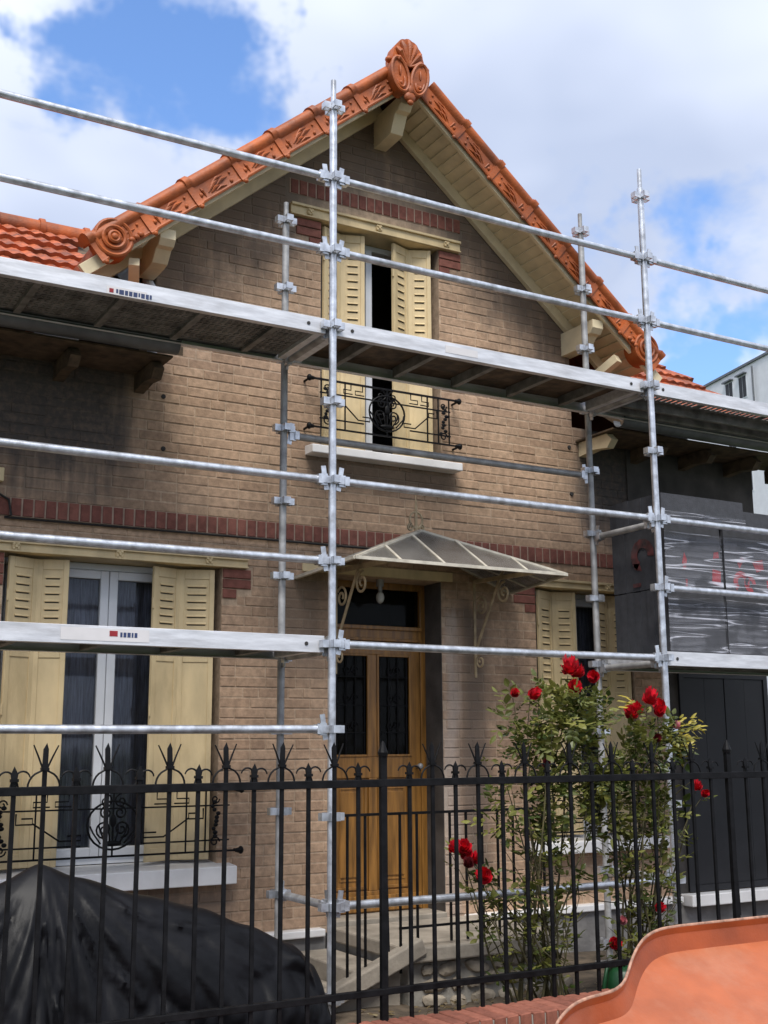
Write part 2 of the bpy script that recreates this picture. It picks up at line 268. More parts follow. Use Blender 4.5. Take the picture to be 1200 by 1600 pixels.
# ------------------------------------------------------------------ mesh helpers
class MB:
    def __init__(s): s.v = []; s.f = []; s.r = []
    def add(s, vs, fs, r=None):
        k = len(s.v); s.v += [tuple(p) for p in vs]; s.f += [tuple(i+k for i in f) for f in fs]
        s.r += [r]*len(fs); return s
    def box(s, x0, x1, y0, y1, z0, z1, r=None):
        return s.add([(x0,y0,z0),(x1,y0,z0),(x1,y1,z0),(x0,y1,z0),(x0,y0,z1),(x1,y0,z1),(x1,y1,z1),(x0,y1,z1)],
                     [(0,3,2,1),(4,5,6,7),(0,1,5,4),(1,2,6,5),(2,3,7,6),(3,0,4,7)], r)
    def obox(s, c, ax, ay, az, hx, hy, hz):
        c = Vector(c); P = []
        for k in (-1, 1):
            for a, b in ((-1,-1),(1,-1),(1,1),(-1,1)): P.append(c + ax*hx*a + ay*hy*b + az*hz*k)
        return s.add(P, [(0,3,2,1),(4,5,6,7),(0,1,5,4),(1,2,6,5),(2,3,7,6),(3,0,4,7)])
    def bar(s, a, b, wd, ht, up=(0,0,1)):
        a, b = Vector(a), Vector(b); d = (b-a); ln = d.length; d.normalize(); u = Vector(up); sx = d.cross(u)
        if sx.length < 1e-5: sx = d.cross(Vector((0,1,0)))
        sx.normalize(); u = sx.cross(d)
        return s.obox((a+b)/2, d, sx, u, ln/2, wd/2, ht/2)
    def tube(s, pts, rad, n=8, cap=True):
        pts = [Vector(p) for p in pts]; rs = rad if isinstance(rad, (list, tuple)) else [rad]*len(pts)
        k0 = len(s.v); ref = None; V = []; F = []
        for i, p in enumerate(pts):
            d = (pts[min(i+1, len(pts)-1)] - pts[max(i-1, 0)]); d.normalize()
            if ref is None:
                ref = d.cross(Vector((0,0,1)));
                if ref.length < .1: ref = d.cross(Vector((1,0,0)))
            a = (ref - d*ref.dot(d)); a.normalize(); ref = a; b = d.cross(a)
            for j in range(n):
                t = 2*PI*j/n; V.append(p + (a*math.cos(t) + b*math.sin(t))*rs[i])
        for i in range(len(pts)-1):
            for j in range(n): F.append((i*n+j, i*n+(j+1)%n, (i+1)*n+(j+1)%n, (i+1)*n+j))
        if cap: F.append(tuple(range(n-1, -1, -1))); F.append(tuple((len(pts)-1)*n+j for j in range(n)))
        return s.add(V, F)
    def prism(s, poly, y0, y1):
        """polygon given in (x, z), pushed from y0 (front) to y1 (back)"""
        n = len(poly); V = [(x, y0, z) for x, z in poly] + [(x, y1, z) for x, z in poly]
        F = [tuple(range(n)), tuple(range(2*n-1, n-1, -1))] + [(i, i+n, (i+1)%n+n, (i+1)%n) for i in range(n)]
        return s.add(V, F)
    def prismx(s, poly, x0, x1):
        """polygon given in (y, z), pushed along x"""
        n = len(poly); V = [(x0, y, z) for y, z in poly] + [(x1, y, z) for y, z in poly]
        F = [tuple(range(n)), tuple(range(2*n-1, n-1, -1))] + [(i, i+n, (i+1)%n+n, (i+1)%n) for i in range(n)]
        return s.add(V, F)
    def ell(s, c, r, nu=12, nv=8):
        V = []; F = []
        for i in range(nv+1):
            a = PI*i/nv
            for j in range(nu):
                b = 2*PI*j/nu; V.append((c[0]+r[0]*math.sin(a)*math.cos(b), c[1]+r[1]*math.sin(a)*math.sin(b), c[2]+r[2]*math.cos(a)))
        for i in range(nv):
            for j in range(nu): F.append((i*nu+j, (i+1)*nu+j, (i+1)*nu+(j+1)%nu, i*nu+(j+1)%nu))
        return s.add(V, F)
    def lathe(s, c, prof, n=14):
        V = []; F = []
        for r, z in prof:
            for j in range(n): V.append((c[0]+r*math.cos(2*PI*j/n), c[1]+r*math.sin(2*PI*j/n), c[2]+z))
        for i in range(len(prof)-1):
            for j in range(n): F.append((i*n+j, i*n+(j+1)%n, (i+1)*n+(j+1)%n, (i+1)*n+j))
        F.append(tuple(range(n-1,-1,-1))); F.append(tuple((len(prof)-1)*n+j for j in range(n)))
        return s.add(V, F)
    def mesh(s, name, mat, smooth=None):
        me = bpy.data.meshes.new(name); me.from_pydata(s.v, [], s.f)
        bm = bmesh.new(); bm.from_mesh(me); bmesh.ops.recalc_face_normals(bm, faces=bm.faces); bm.to_mesh(me); bm.free()
        if any(q is not None for q in s.r):
            at = me.attributes.new('rnd', 'FLOAT', 'FACE')
            for i, q in enumerate(s.r): at.data[i].value = q or 0
        me.materials.append(MAT[mat])
        if smooth:
            me.polygons.foreach_set('use_smooth', [True]*len(me.polygons)); me.set_sharp_from_angle(angle=R(smooth))
        return me
    def build(s, name, mat, parent=None, smooth=None, bevel=0, kind=None):
        o = bpy.data.objects.new(name, s.mesh(name, mat, smooth)); put(o, parent)
        if bevel:
            b = o.modifiers.new('bevel', 'BEVEL'); b.width = bevel; b.segments = 2; b.limit_method = 'ANGLE'; b.angle_limit = R(50)
        if kind: o['kind'] = kind
        return o
BASE = {}
def put(o, parent):
    COL.objects.link(o)
    if parent is not None:
        o.parent = parent
        if parent.name in BASE: o.matrix_parent_inverse = Matrix.Translation(-BASE[parent.name])
def thing(name, label, cat, loc, group=None):
    o = bpy.data.objects.new(name, None); COL.objects.link(o); o.location = loc; BASE[o.name] = Vector(loc); o.empty_display_size = .1
    o['label'] = label; o['category'] = cat
    if group: o['group'] = group
    return o
def holder(name, parent, loc=(0,0,0)):
    """an Empty standing for a part that is only made of sub-parts"""
    o = bpy.data.objects.new(name, None); put(o, parent); return o
def inst(name, me, parent, mtx):
    o = bpy.data.objects.new(name, me); put(o, parent)
    o.matrix_basis = mtx if isinstance(mtx, Matrix) else Matrix.Translation(mtx); return o
def struct(o): o['kind'] = 'structure'; return o
def spiral(c, r0, r1, a0, turns, n=18, plane='xz', y=0):
    P = []
    for i in range(n+1):
        t = i/n; a = a0 + turns*2*PI*t; r = r0 + (r1-r0)*t
        if plane == 'xz': P.append((c[0]+r*math.cos(a), y, c[1]+r*math.sin(a)))
        else: P.append((y, c[0]+r*math.cos(a), c[1]+r*math.sin(a)))
    return P

# ------------------------------------------------------------------ ground
g = MB(); g.add([(-400,-400,0),(400,-400,0),(400,400,0),(-400,400,0)], [(0,1,2,3)]); struct(g.build('ground', 'grass_verge'))
g = MB(); g.add([(-60,-11,.004),(60,-11,.004),(60,-4.6,.004),(-60,-4.6,.004)], [(0,1,2,3)]); struct(g.build('road', 'asphalt'))
g = MB(); g.box(-60, 60, -4.55, -2.76, .0, .12); struct(g.build('pavement', 'paving'))
g = MB(); g.box(-60, 60, -4.70, -4.552, .0, .115); struct(g.build('kerb', 'step_stone', bevel=.01))
# garden soil, uneven
g = MB(); nx, ny = 60, 14; V = []; F = []
for i in range(nx+1):
    for j in range(ny+1):
        x = -8+16*i/nx; y = -2.46+2.4*j/ny; V.append((x, y, .10+.03*math.sin(3*x+1)*math.cos(5*y)+random.uniform(-.015,.015)))
for i in range(nx):
    for j in range(ny): F.append((i*(ny+1)+j, (i+1)*(ny+1)+j, (i+1)*(ny+1)+j+1, i*(ny+1)+j+1))
g.add(V, F); struct(g.build('garden_soil', 'soil', smooth=60))

# ------------------------------------------------------------------ the house
CX, SL = 1.08, .835
def gz(x, top=6.70): return top - SL*abs(x-CX)
house = thing('gable_house', 'tan brick house with orange tiled gable, cream shutters and wooden front door, behind the scaffold', 'house', (1.1, 0, .05))
OPEN = {'L': (-1.66, -.19, .90, 2.87), 'R': (2.49, 3.50, .93, 2.90), 'D': (.66, 1.60, .45, 2.88), 'U': (.56, 1.62, 3.82, 5.60)}
GL, GR = -.73, 2.93       # ends of the gable wall above the eaves
XL, XRT = -6.0, 5.0
xs = sorted({XL, XRT, GL, GR, CX} | {v for o in OPEN.values() for v in o[:2]})
b = MB()
for x0, x1 in zip(xs[:-1], xs[1:]):
    c = (x0+x1)/2; ga = GL < c < GR
    cuts = sorted([(o[2], o[3]) for o in OPEN.values() if o[0] < c < o[1]]); z = .40
    for a, d in cuts + [(99, 99)]:
        if a < 90: b.box(x0, x1, .001, .34, z, a); z = d
        else:
            t0, t1 = (gz(x0), gz(x1)) if ga else (4.28, 4.28)
            b.add([(x0,.001,z),(x1,.001,z),(x1,.001,t1),(x0,.001,t0),(x0,.34,z),(x1,.34,z),(x1,.34,t1),(x0,.34,t0)],
                  [(0,1,2,3),(4,7,6,5),(0,4,5,1),(1,5,6,2),(2,6,7,3),(3,7,4,0)])
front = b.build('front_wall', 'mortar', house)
# bricks -----------------------------------------------------------
RED = []     # rectangles of red brick trim (x0, x1, z0, z1)
H = .07
for key, sides in (('L', 'lr'), ('U', 'lr'), ('R', 'l')):
    x0, x1, z0, z1 = OPEN[key]
    zt = z1-.005
    for r_, wd in enumerate((.215, .215, .108)):
        if 'r' in sides: RED.append((x1, x1+wd, zt-(r_+1)*H, zt-r_*H))
        if 'l' in sides: RED.append((x0-wd, x0, zt-(r_+1)*H, zt-r_*H))
EXC = list(OPEN.values()) + [tuple(o) for o in ((x0-.004, x1+.004, z0, z1) for x0, x1, z0, z1 in RED)] + [(.28, 1.83, 5.595, 5.90), (-9, 9, 3.098, 3.222)]
EXC += [(OPEN['L'][0]-.1, OPEN['L'][1]+.18, 2.868, 2.945), (2.42, 3.62, 2.895, 2.97)]
rows = []
z = 3.224
while z < 6.7: rows.append(z); z += H
z = 3.096-H+.010
while z > .40: rows.append(z); z -= H
full_me = {}
def brick_mesh(ln, hd=.060, dep=.022, mat='tan_brick', name='brick', ch=.003):
    key = (round(ln, 3), hd, mat)
    if key in full_me: return full_me[key]
    a, h = ln/2, hd/2; m = MB()
    V = [(-a,0.02,-h),(a,0.02,-h),(a,0.02,h),(-a,0.02,h),(-a,0,-h),(a,0,-h),(a,0,h),(-a,0,h),(-a+ch,-ch,-h+ch),(a-ch,-ch,-h+ch),(a-ch,-ch,h-ch),(-a+ch,-ch,h-ch)]
    m.add(V, [(8,9,10,11),(4,5,9,8),(5,6,10,9),(6,7,11,10),(7,4,8,11),(0,1,5,4),(1,2,6,5),(2,3,7,6),(3,0,4,7)])
    full_me[key] = m.mesh(name, mat); return full_me[key]
cand = []; rest = []
for ri, z0 in enumerate(sorted(rows)):
    z1 = z0+.060; x = XL + (ri % 2)*.115 + random.choice((0, .0, .058)); lim0, lim1 = XL, XRT
    if z0 > 4.26:
        hx = (6.70-z1)/SL; lim0, lim1 = max(GL, CX-hx), min(GR, CX+hx)
        if lim1-lim0 < .1: continue
    free = [(lim0, lim1)]
    for e in EXC:
        if e[2] < z1-.004 and e[3] > z0+.004:
            nf = []
            for a, d in free:
                if e[1] <= a or e[0] >= d: nf.append((a, d)); continue
                if e[0]-a > .02: nf.append((a, e[0]))
                if d-e[1] > .02: nf.append((e[1], d))
            free = nf
    while x < XRT:
        ln = .105 if random.random() < .16 else .22
        a, d = x, x+ln; x += ln+.008
        for f0, f1 in free:
            q0, q1 = max(a, f0+.002), min(d, f1-.002)
            if q1-q0 < .03: continue
            off = random.uniform(-.003, .003); whole = q1-q0 > ln-.002
            if whole and ln > .2 and -1.78 < q0 < 3.3 and z0 > .75: cand.append(((q0+q1)/2, z0+.03, off, q0, q1, z0, z1))
            else: rest.append((q0, q1, z0, z1, off))
cand.sort(key=lambda c: (Vector((c[0], 0, c[1]))-CAM).length)
me_b = brick_mesh(.22)
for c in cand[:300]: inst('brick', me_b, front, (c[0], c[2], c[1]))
m = MB()
for q0, q1, z0, z1, off in rest + [(c[3], c[4], c[5], c[6], c[2]) for c in cand[300:]]:
    ch = .003; y = off; rv = random.random()*.999+.0005
    m.add([(q0,y+.02,z0),(q1,y+.02,z0),(q1,y+.02,z1),(q0,y+.02,z1),(q0,y,z0),(q1,y,z0),(q1,y,z1),(q0,y,z1),(q0+ch,y-ch,z0+ch),(q1-ch,y-ch,z0+ch),(q1-ch,y-ch,z1-ch),(q0+ch,y-ch,z1-ch)],
          [(8,9,10,11),(4,5,9,8),(5,6,10,9),(6,7,11,10),(7,4,8,11),(0,1,5,4),(1,2,6,5),(2,3,7,6),(3,0,4,7)], rv)
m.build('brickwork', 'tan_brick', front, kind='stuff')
# soldier courses of red brick
m = MB(); m.box(-2.61, 4.95, -.0075, .0005, 3.100, 3.220); m.box(.29, 1.81, -.0035, .0005, 5.78, 5.90); m.build('trim_joint', 'joint_pale', front)
me_s = brick_mesh(.062, .114, mat='red_brick', name='soldier_brick', ch=.004)
x = -2.6
while x < 4.95: inst('soldier_brick', me_s, front, (x+.031, -.010+random.uniform(-.002,.002), 3.160)); x += .074
x = .30
while x < 1.80: inst('soldier_brick', me_s, front, (x+.031, -.006+random.uniform(-.002,.002), 5.84)); x += .0735
for x0, x1, z0, z1 in RED:
    ln = x1-x0; mid = (x0+x1)/2
    inst('red_brick', brick_mesh(ln-.008, .062, mat='red_brick', name='red_brick', ch=.004), front, (mid, -.008, (z0+z1)/2))
# plinth
m = MB(); 
for a, d in ((XL, .60), (1.72, XRT)): m.box(a, d, -.045, .36, .0, .385)
m.build('plinth', 'plinth_render', house, bevel=.006)
m = MB()
for a, d in ((XL, .58), (1.76, 3.84)): m.box(a, d, -.085, .30, .388, .438)
m.build('plinth_ledge', 'white_paint', house, bevel=.008)
# dark rooms behind the openings, side and back walls
for k, (x0, x1, z0, z1) in OPEN.items():
    m = MB(); y0, y1 = .345, 1.3; a, d, e, f = x0-.3, x1+.3, z0-.3, z1+.3
    m.add([(a,y0,e),(d,y0,e),(d,y1,e),(a,y1,e),(a,y0,f),(d,y0,f),(d,y1,f),(a,y1,f)], [(0,1,2,3),(4,7,6,5),(1,5,6,2),(2,6,7,3),(3,7,4,0)])
    m.build('room', 'interior_dark', house)
m = MB(); m.box(XL, XL+.3, .35, 4.3, 0, 4.25); m.box(XRT-.3, XRT, .35, 4.3, 0, 4.25); m.box(XL, XRT, 4.3, 4.6, 0, 4.25)
m.add([(XRT-.3,.35,4.25),(XRT,.35,4.25),(XRT,4.3,4.25),(XRT-.3,4.3,4.25),(XRT-.3,2.0,5.7),(XRT,2.0,5.7)], [(0,1,5,4),(2,3,4,5),(1,2,5),(0,4,3)])
m.box(GL, GL+.12, .341, 2.2, 4.24, 5.05); m.box(GR-.12, GR, .341, 2.2, 4.24, 5.05)
m.build('side_wall', 'dark_wall', house)
# right wing: rendered facing over the brick, very dark
m = MB(); m.box(3.86, XRT+.004, -.022, .010, 2.30, 3.09); m.box(3.50, XRT+.004, -.020, .010, 3.23, 4.20); m.box(3.86, 3.95, -.022, .010, .44, 2.30)
m.build('wing_render', 'dark_wall', house)

# lintels ----------------------------------------------------------
def lintel(x0, x1, z0, z1, ros):
    h = MB(); h.box(x0, x1, -.030, .30, z0, z1); h.box(x0, x1, -.050, -.031, z1-.018, z1+.002); h.box(x0, x1, -.046, -.031, z0, z0+.012)
    o = h.build('lintel', 'cream_paint', house, bevel=.003)
    for x in ros:
        r_ = MB(); zc = (z0+z1)/2-.002
        r_.tube([(x,-.031,zc),(x,-.044,zc)], [.030,.024], 12); r_.tube([(x,-.044,zc),(x,-.056,zc)], [.012,.009], 8)
        for k in range(4):
            a = k*PI/2+PI/4; r_.ell((x+.020*math.cos(a), -.044, zc+.020*math.sin(a)), (.011,.008,.011), 8, 5)
        r_.build('rosette', 'cream_paint', o, smooth=40)
lintel(-1.80, -.012, 2.868, 2.940, (-1.60, -.93, -.30))
lintel(.29, 1.815, 5.598, 5.690, (.45, 1.05, 1.68))
lintel(2.45, 3.60, 2.898, 2.965, (3.22,))
m = MB(); m.box(.42, 1.70, -.012, .20, 2.885, 2.955); m.build('door_lintel', 'cream_paint', house, bevel=.003)
# sills
def sill(x0, x1, z0, z1, mat='white_paint'):
    h = MB(); h.prismx([(-.13, z0), (-.13, z1-.012), (.0, z1), (.20, z1+.012), (.20, z0)], x0, x1); return h.build('sill', mat, house, bevel=.006)
sill(-1.80, -.095, .775, .90); sill(.435, 1.735, 3.742, 3.815); sill(2.33, 3.70, .83, .93)

# windows ----------------------------------------------------------
def frame_box(m, x0, x1, z0, z1, y0, y1, wd):
    m.box(x0, x0+wd, y0, y1, z0, z1); m.box(x1-wd, x1, y0, y1, z0, z1); m.box(x0+wd, x1-wd, y0, y1, z0, z0+wd); m.box(x0+wd, x1-wd, y0, y1, z1-wd, z1)
def window(x0, x1, z0, z1, y=.20, sashes=((0, .5), (.5, 1)), lab=None):
    h = MB(); frame_box(h, x0, x1, z0, z1, y, y+.07, .045); o = h.build('window', 'white_pvc', house, bevel=.004)
    w_ = x1-x0-.09
    for a, d in sashes:
        s0, s1 = x0+.045+w_*a+.002, x0+.045+w_*d-.002
        q = MB(); frame_box(q, s0, s1, z0+.048, z1-.048, y-.018, y+.05, .058); q.build('sash', 'white_pvc', o, bevel=.006)
        q = MB(); q.box(s0+.056, s1-.056, y+.012, y+.018, z0+.104, z1-.104); q.build('pane', 'window_glass', o)
        q = MB(); n = 26; V = []; F = []
        for i in range(n+1):
            xx = s0+.03+(s1-s0-.06)*i/n; yy = y+.13+.018*math.sin(i*1.9)+.008*math.sin(i*.7)
            V += [(xx, yy, z0+.05), (xx, yy, z1-.06)]
        for i in range(n): F.append((2*i, 2*i+2, 2*i+3, 2*i+1))
        q.add(V, F); q.build('curtain', 'curtain', o, smooth=80)
    return o
window(-1.655, -.195, .915, 2.865); window(.565, 1.615, 3.835, 5.595, sashes=((0, .52),)); window(2.495, 3.495, .945, 2.895)
# handle on the left window's meeting stile
# shutters ---------------------------------------------------------
def shutter(p0, p1, z0, z1, lz0, lz1, ns):
    p0, p1 = Vector((p0[0], p0[1], 0)), Vector((p1[0], p1[1], 0)); d = p1-p0; ln = d.length; d.normalize(); nrm = Vector((d.y, -d.x, 0)); up = Vector((0,0,1))
    if nrm.y > 0: nrm = -nrm
    c = (p0+p1)/2; zc = (z0+z1)/2; h = MB()
    h.obox((c.x, c.y, zc), d, nrm, up, ln/2-.003, .010, (z1-z0)/2)
    for s_ in (-1, 1): h.obox(c + d*s_*(ln/2-.020) + nrm*.013 + up*zc, d, nrm, up, .017, .004, (z1-z0)/2-.002)
    for zz_, hh in ((z1-.035, .033), (lz0-.055, .030), (z0+.045, .040)): h.obox(c + nrm*.013 + up*zz_, d, nrm, up, ln/2-.0375, .004, hh)
    o = h.build('shutter', 'cream_paint', house, bevel=.003)
    for k in range(ns):
        zz_ = lz0 + (lz1-lz0)*(k+.5)/ns; q = MB()
        tilt = (nrm*math.cos(R(50)) + up*-math.sin(R(50))).normalized(); tn = d.cross(tilt)
        q.obox(c + nrm*.013 + up*zz_, d, tilt, tn, ln/2-.056, .009, .0025); q.build('slat', 'cream_paint', o)
        q = MB(); q.obox(c + nrm*.0106 + up*(zz_-.011), d, nrm, up, ln/2-.060, .0006, .004); q.build('vent_slot', 'interior_dark', o)
    for zz_ in (z0+.25, (z0+z1)/2, z1-.25): q = MB(); q.tube([p0+nrm*.014+up*(zz_-.035), p0+nrm*.014+up*(zz_+.035)], .008, 8); q.build('hinge', 'cream_paint', o, smooth=40)
for a, d in (((-1.63,.02),(-1.43,.10)), ((-1.43,.10),(-1.235,.035)), ((-.675,.035),(-.465,.10)), ((-.465,.10),(-.235,.02))): shutter(a, d, .925, 2.850, 2.30, 2.76, 9)
for a, d in (((.585,.02),(.775,.10)), ((.775,.10),(.960,.035)), ((1.205,.035),(1.385,.10)), ((1.385,.10),(1.56,.02))): shutter(a, d, 3.845, 5.580, 4.55, 5.42, 14)
for a, d in (((2.52,.02),(2.725,.10)), ((2.725,.10),(2.925,.035)), ((3.13,.035),(3.31,.10)), ((3.31,.10),(3.475,.02))): shutter(a, d, .955, 2.880, 2.10, 2.76, 12)

# wrought iron window guards --------------------------------------------
def guard(x0, x1, z0, z1, y, basket=False):
    g_ = MB(); t = .007
    g_.bar((x0,y,z1),(x1,y,z1), .014, .014); g_.bar((x0,y,z0),(x1,y,z0), .012, .012)
    zi = z1-.10; zj = z0+.07
    g_.bar((x0+.05,y,zi),(x1-.05,y,zi), .008, .010)
    g_.bar((x0+.05,y,zj),((x0+x1)/2-.2,y,zj), .008, .010); g_.bar(((x0+x1)/2+.2,y,zj),(x1-.05,y,zj), .008, .010)
    o = g_.build('window_guard', 'black_iron', house)
    for xx, s_ in ((x0, 1), (x1, -1)):
        for zz_ in (z0, z1):
            q = MB(); q.tube([(xx+s_*.004, y, zz_), (xx-s_*.03, y, zz_)], [.012, .020], 8); q.ell((xx-s_*.035, y, zz_), (.020,.020,.026), 10, 6); q.tube([(xx-s_*.03, y, zz_), (xx-s_*.03, .03, zz_-.005)], .009, 6)
            q.build('anchor_knob', 'black_iron', o, smooth=40)
    L_ = x1-x0; c = (x0+x1)/2; zm = (z0+z1)/2; hh = z1-z0
    for fx in (.05, .13, .21, .79, .87, .95):
        q = MB(); q.bar((x0+L_*fx, y, z0), (x0+L_*fx, y, z1), .009, .009, up=(0,1,0)); q.build('baluster', 'black_iron', o)
    for s_ in (-1, 1):
        q = MB()
        # stepped key and slanted stem on either side of the middle ornament
        q.tube([(c+s_*L_*.34,y,zm+.05),(c+s_*L_*.30,y,zm+.05),(c+s_*L_*.30,y,zm+.015),(c+s_*L_*.36,y,zm+.015),(c+s_*L_*.36,y,zm+.08)], t*.8, 5)
        q.tube([(c+s_*L_*.30,y,zm+.02),(c+s_*L_*.20,y,zm-.09),(c+s_*L_*.12,y,zm-.09),(c+s_*L_*.12,y,zm-.06),(c+s_*L_*.17,y,zm-.06)], t*.8, 5)
        for u in (.17, .25):
            q.tube([(c+s_*L_*u,y,z1),(c+s_*L_*u,y,z1-.05),(c+s_*L_*(u+.05),y,z1-.05),(c+s_*L_*(u+.05),y,z1-.08),(c+s_*L_*(u-.01),y,z1-.08)], t*.7, 5)
        q.tube(spiral((c+s_*.05, z1-.055), .045, .008, PI/2, s_*1.3, 16, y=y), t*.8, 5)
        q.build('key_scroll', 'black_iron', o, smooth=50)
        q = MB()
        q.tube([(c+s_*hh*.42*math.sin(a_), y, zm+hh*.36*math.cos(a_)*(1 if a_ < PI/2 else 1.1)) for a_ in [PI*k/12 for k in range(13)]], t, 6)
        q.tube(spiral((c+s_*.055, zm-.03), .055, .010, -PI/2, s_*1.6, 20, y=y), t*.9, 5)
        q.tube(spiral((c+s_*.045, zm+.07), .04, .010, PI/2, -s_*1.4, 18, y=y), t*.9, 5)
        for k in range(3): q.tube([(c+s_*(.015+.03*k), y, zm-hh*.30), (c+s_*(.030+.05*k), y-.015, zm-hh*.12), (c+s_*(.035+.055*k), y, zm-hh*.02)], t*.8, 5)
        q.build('lyre_scroll', 'black_iron', o, smooth=50)
        q = MB(); cx = c+s_*L_*.41
        for k in range(10):
            a_ = random.uniform(0, 2*PI); rr = random.uniform(0, .03); px, pz = cx+rr*math.cos(a_), zm-.10+.024*k
            q.ell((px, y, pz), (.014+random.random()*.008, .006, .014), 7, 5)
        q.tube(spiral((cx, z0+.06), .035, .01, 0, s_*1.2, 12, y=y), t*.8, 5); q.tube(spiral((cx, z1-.06), .03, .008, 0, -s_*1.2, 12, y=y), t*.8, 5)
        q.build('leaf_ornament', 'black_iron', o, smooth=50)
    q = MB(); q.bar((c,y,z0),(c,y,z1), .010, .010, up=(0,1,0)); q.ell((c,y-.004,zm+.02), (.022,.010,.040), 9, 6); q.ell((c,y-.004,zm-hh*.30), (.06,.012,.018), 10, 6)
    q.build('centre_stem', 'black_iron', o, smooth=50)
guard(-1.76, -.095, .985, 1.375, -.10); guard(.455, 1.695, 3.942, 4.308, -.10); guard(2.36, 3.66, .99, 1.37, -.10)

# front door -------------------------------------------------------
x0, x1, z0, z1 = OPEN['D']; y = .235
m = MB(); m.box(x0, x0+.05, y, y+.08, z0, z1); m.box(x1-.05, x1, y, y+.08, z0, z1); m.box(x0+.05, x1-.05, y, y+.08, z1-.05, z1); m.box(x0+.05, x1-.05, y-.015, y+.08, 2.43, 2.545)
m.box(x0+.05, x1-.05, y-.035, y-.016, 2.515, 2.545); m.box(x0+.05, x1-.05, y-.028, y-.016, 2.43, 2.452)
door = m.build('front_door', 'door_wood', house, bevel=.004)
m = MB(); m.box(x0+.05, x1-.05, y+.03, y+.036, 2.545, z1-.05); m.build('transom_pane', 'door_glass', door)
a, d = x0+.055, x1-.055; mid = (a+d)/2
m = MB()
m.box(a, a+.085, y, y+.045, z0+.02, 2.42); m.box(d-.085, d, y, y+.045, z0+.02, 2.42)
for q0, q1 in ((z0+.02, .62), (1.42, 1.575), (2.33, 2.42)): m.box(a+.085, d-.085, y+.001, y+.044, q0, q1)
m.box(mid-.035, mid+.035, y+.0005, y+.0445, .62, 1.42); m.box(mid-.035, mid+.035, y+.0005, y+.0445, 1.575, 2.33)
leafo = m.build('door_leaf', 'door_wood', door, bevel=.004)
for p0, p1 in ((a+.085, mid-.035), (mid+.035, d-.085)):
    m = MB(); m.box(p0, p1, y+.018, y+.03, .62, 1.42); frame_box(m, p0+.012, p1-.012, .632, 1.408, y+.006, y+.0175, .022); frame_box(m, p0+.055, p1-.055, .69, 1.35, y+.011, y+.0175, .012)
    m.box(p0+.062, p1-.062, y+.008, y+.0176, .72, 1.32); m.build('door_panel', 'door_wood', door, bevel=.004)
    m = MB(); frame_box(m, p0-.001, p1+.001, 1.574, 2.331, y-.008, y+.012, .016); m.build('glazing_bead', 'door_wood', door, bevel=.003)
    m = MB(); m.box(p0, p1, y+.022, y+.028, 1.575, 2.33); m.build('door_pane', 'door_glass', door)
    m = MB()
    for k in range(4): xx = p0+.03+(p1-p0-.06)*k/3; m.tube([(xx, y+.013, 1.58), (xx, y+.013, 2.33)], .006, 6)
    for zz_ in (1.75, 1.95, 2.16):
        m.bar((p0, y+.013, zz_), (p1, y+.013, zz_), .008, .008)
        for s_ in (-1, 1): m.tube(spiral(((p0+p1)/2+s_*.03, zz_+.05), .035, .008, 0, s_*1.3, 14, y=y+.013), .004, 5)
    m.build('door_grille', 'black_iron', door, smooth=40)
m = MB(); m.box(a+.02, d-.02, y-.012, y-.0005, z0+.03, .59); m.box(a+.02, d-.02, y-.022, y-.0125, .56, .59)
m.build('kick_board', 'door_wood', door, bevel=.003)
m = MB(); m.tube([(d-.042, y, 1.50), (d-.042, y-.05, 1.50)], .010, 8); m.ell((d-.042, y-.06, 1.50), (.024,.022,.024), 10, 8); m.build('door_knob', 'galvanised_dull', door, smooth=40)
m = MB(); m.box(x1-.006, x1+.002, .002, .234, z0+.02, z1-.001); m.build('dark_reveal', 'dark_wall', house)
m = MB(); m.box(x0, x1, -.02, .34, z0-.03, z0+.018); m.build('threshold', 'step_stone', house, bevel=.006)
m = MB(); m.tube([(1.12, .10, 2.88), (1.12, .10, 2.83)], .030, 10); m.tube([(1.12, .10, 2.83), (1.12, .10, 2.79)], .018, 10)
lampo = m.build('porch_lamp', 'galvanised_dull', house, smooth=40)
m = MB(); m.ell((1.12, .10, 2.745), (.032,.032,.046), 12, 8); m.build('glass_bulb', 'bulb', lampo, smooth=60)

# glass canopy over the door ------------------------------------------
EY, EZ, C0, C1 = -.80, 2.875, .42, 2.18; AP = Vector((1.26, -.27, 3.205)); WP = Vector((1.26, -.012, 3.205)); WL, WR = Vector((.36, -.012, 2.83)), Vector((2.24, -.012, 2.83)); FL, FR = Vector((C0, EY, EZ)), Vector((C1, EY, EZ))
m = MB(); up = (0,0,1)
for p, q in ((FL, FR), (FL, AP), (FR, AP), (AP, WP), (WL, FL), (WR, FR), (WL, WP), (WR, WP)): m.bar(p, q, .026, .022)
canopy = m.build('glass_canopy', 'canopy_paint', house)
def onhip(t):     # where a bar rising from the front edge meets the hip
    x = C0+(C1-C0)*t; u = (x-C0)/(AP.x-C0) if x < AP.x else (C1-x)/(C1-AP.x); P = (FL if x < AP.x else FR); return Vector((x, EY, EZ)), Vector((x, P.y+(AP.y-P.y)*u, P.z+(AP.z-P.z)*u))
for t in (.2, .4, .6, .8):
    p, q = onhip(t); h = MB(); h.bar(p, q, .022, .020); h.build('glazing_bar', 'canopy_paint', canopy)
for P0, P1, P2, P3 in ((FL, WL, WP, AP), (FR, WR, WP, AP)):
    for t in (.33, .66):
        p = P0.lerp(P1, t); q = P3.lerp(P2, min(1, max(0, (t-.0)))); h = MB(); h.bar(p, q, .020, .018); h.build('glazing_bar', 'canopy_paint', canopy)
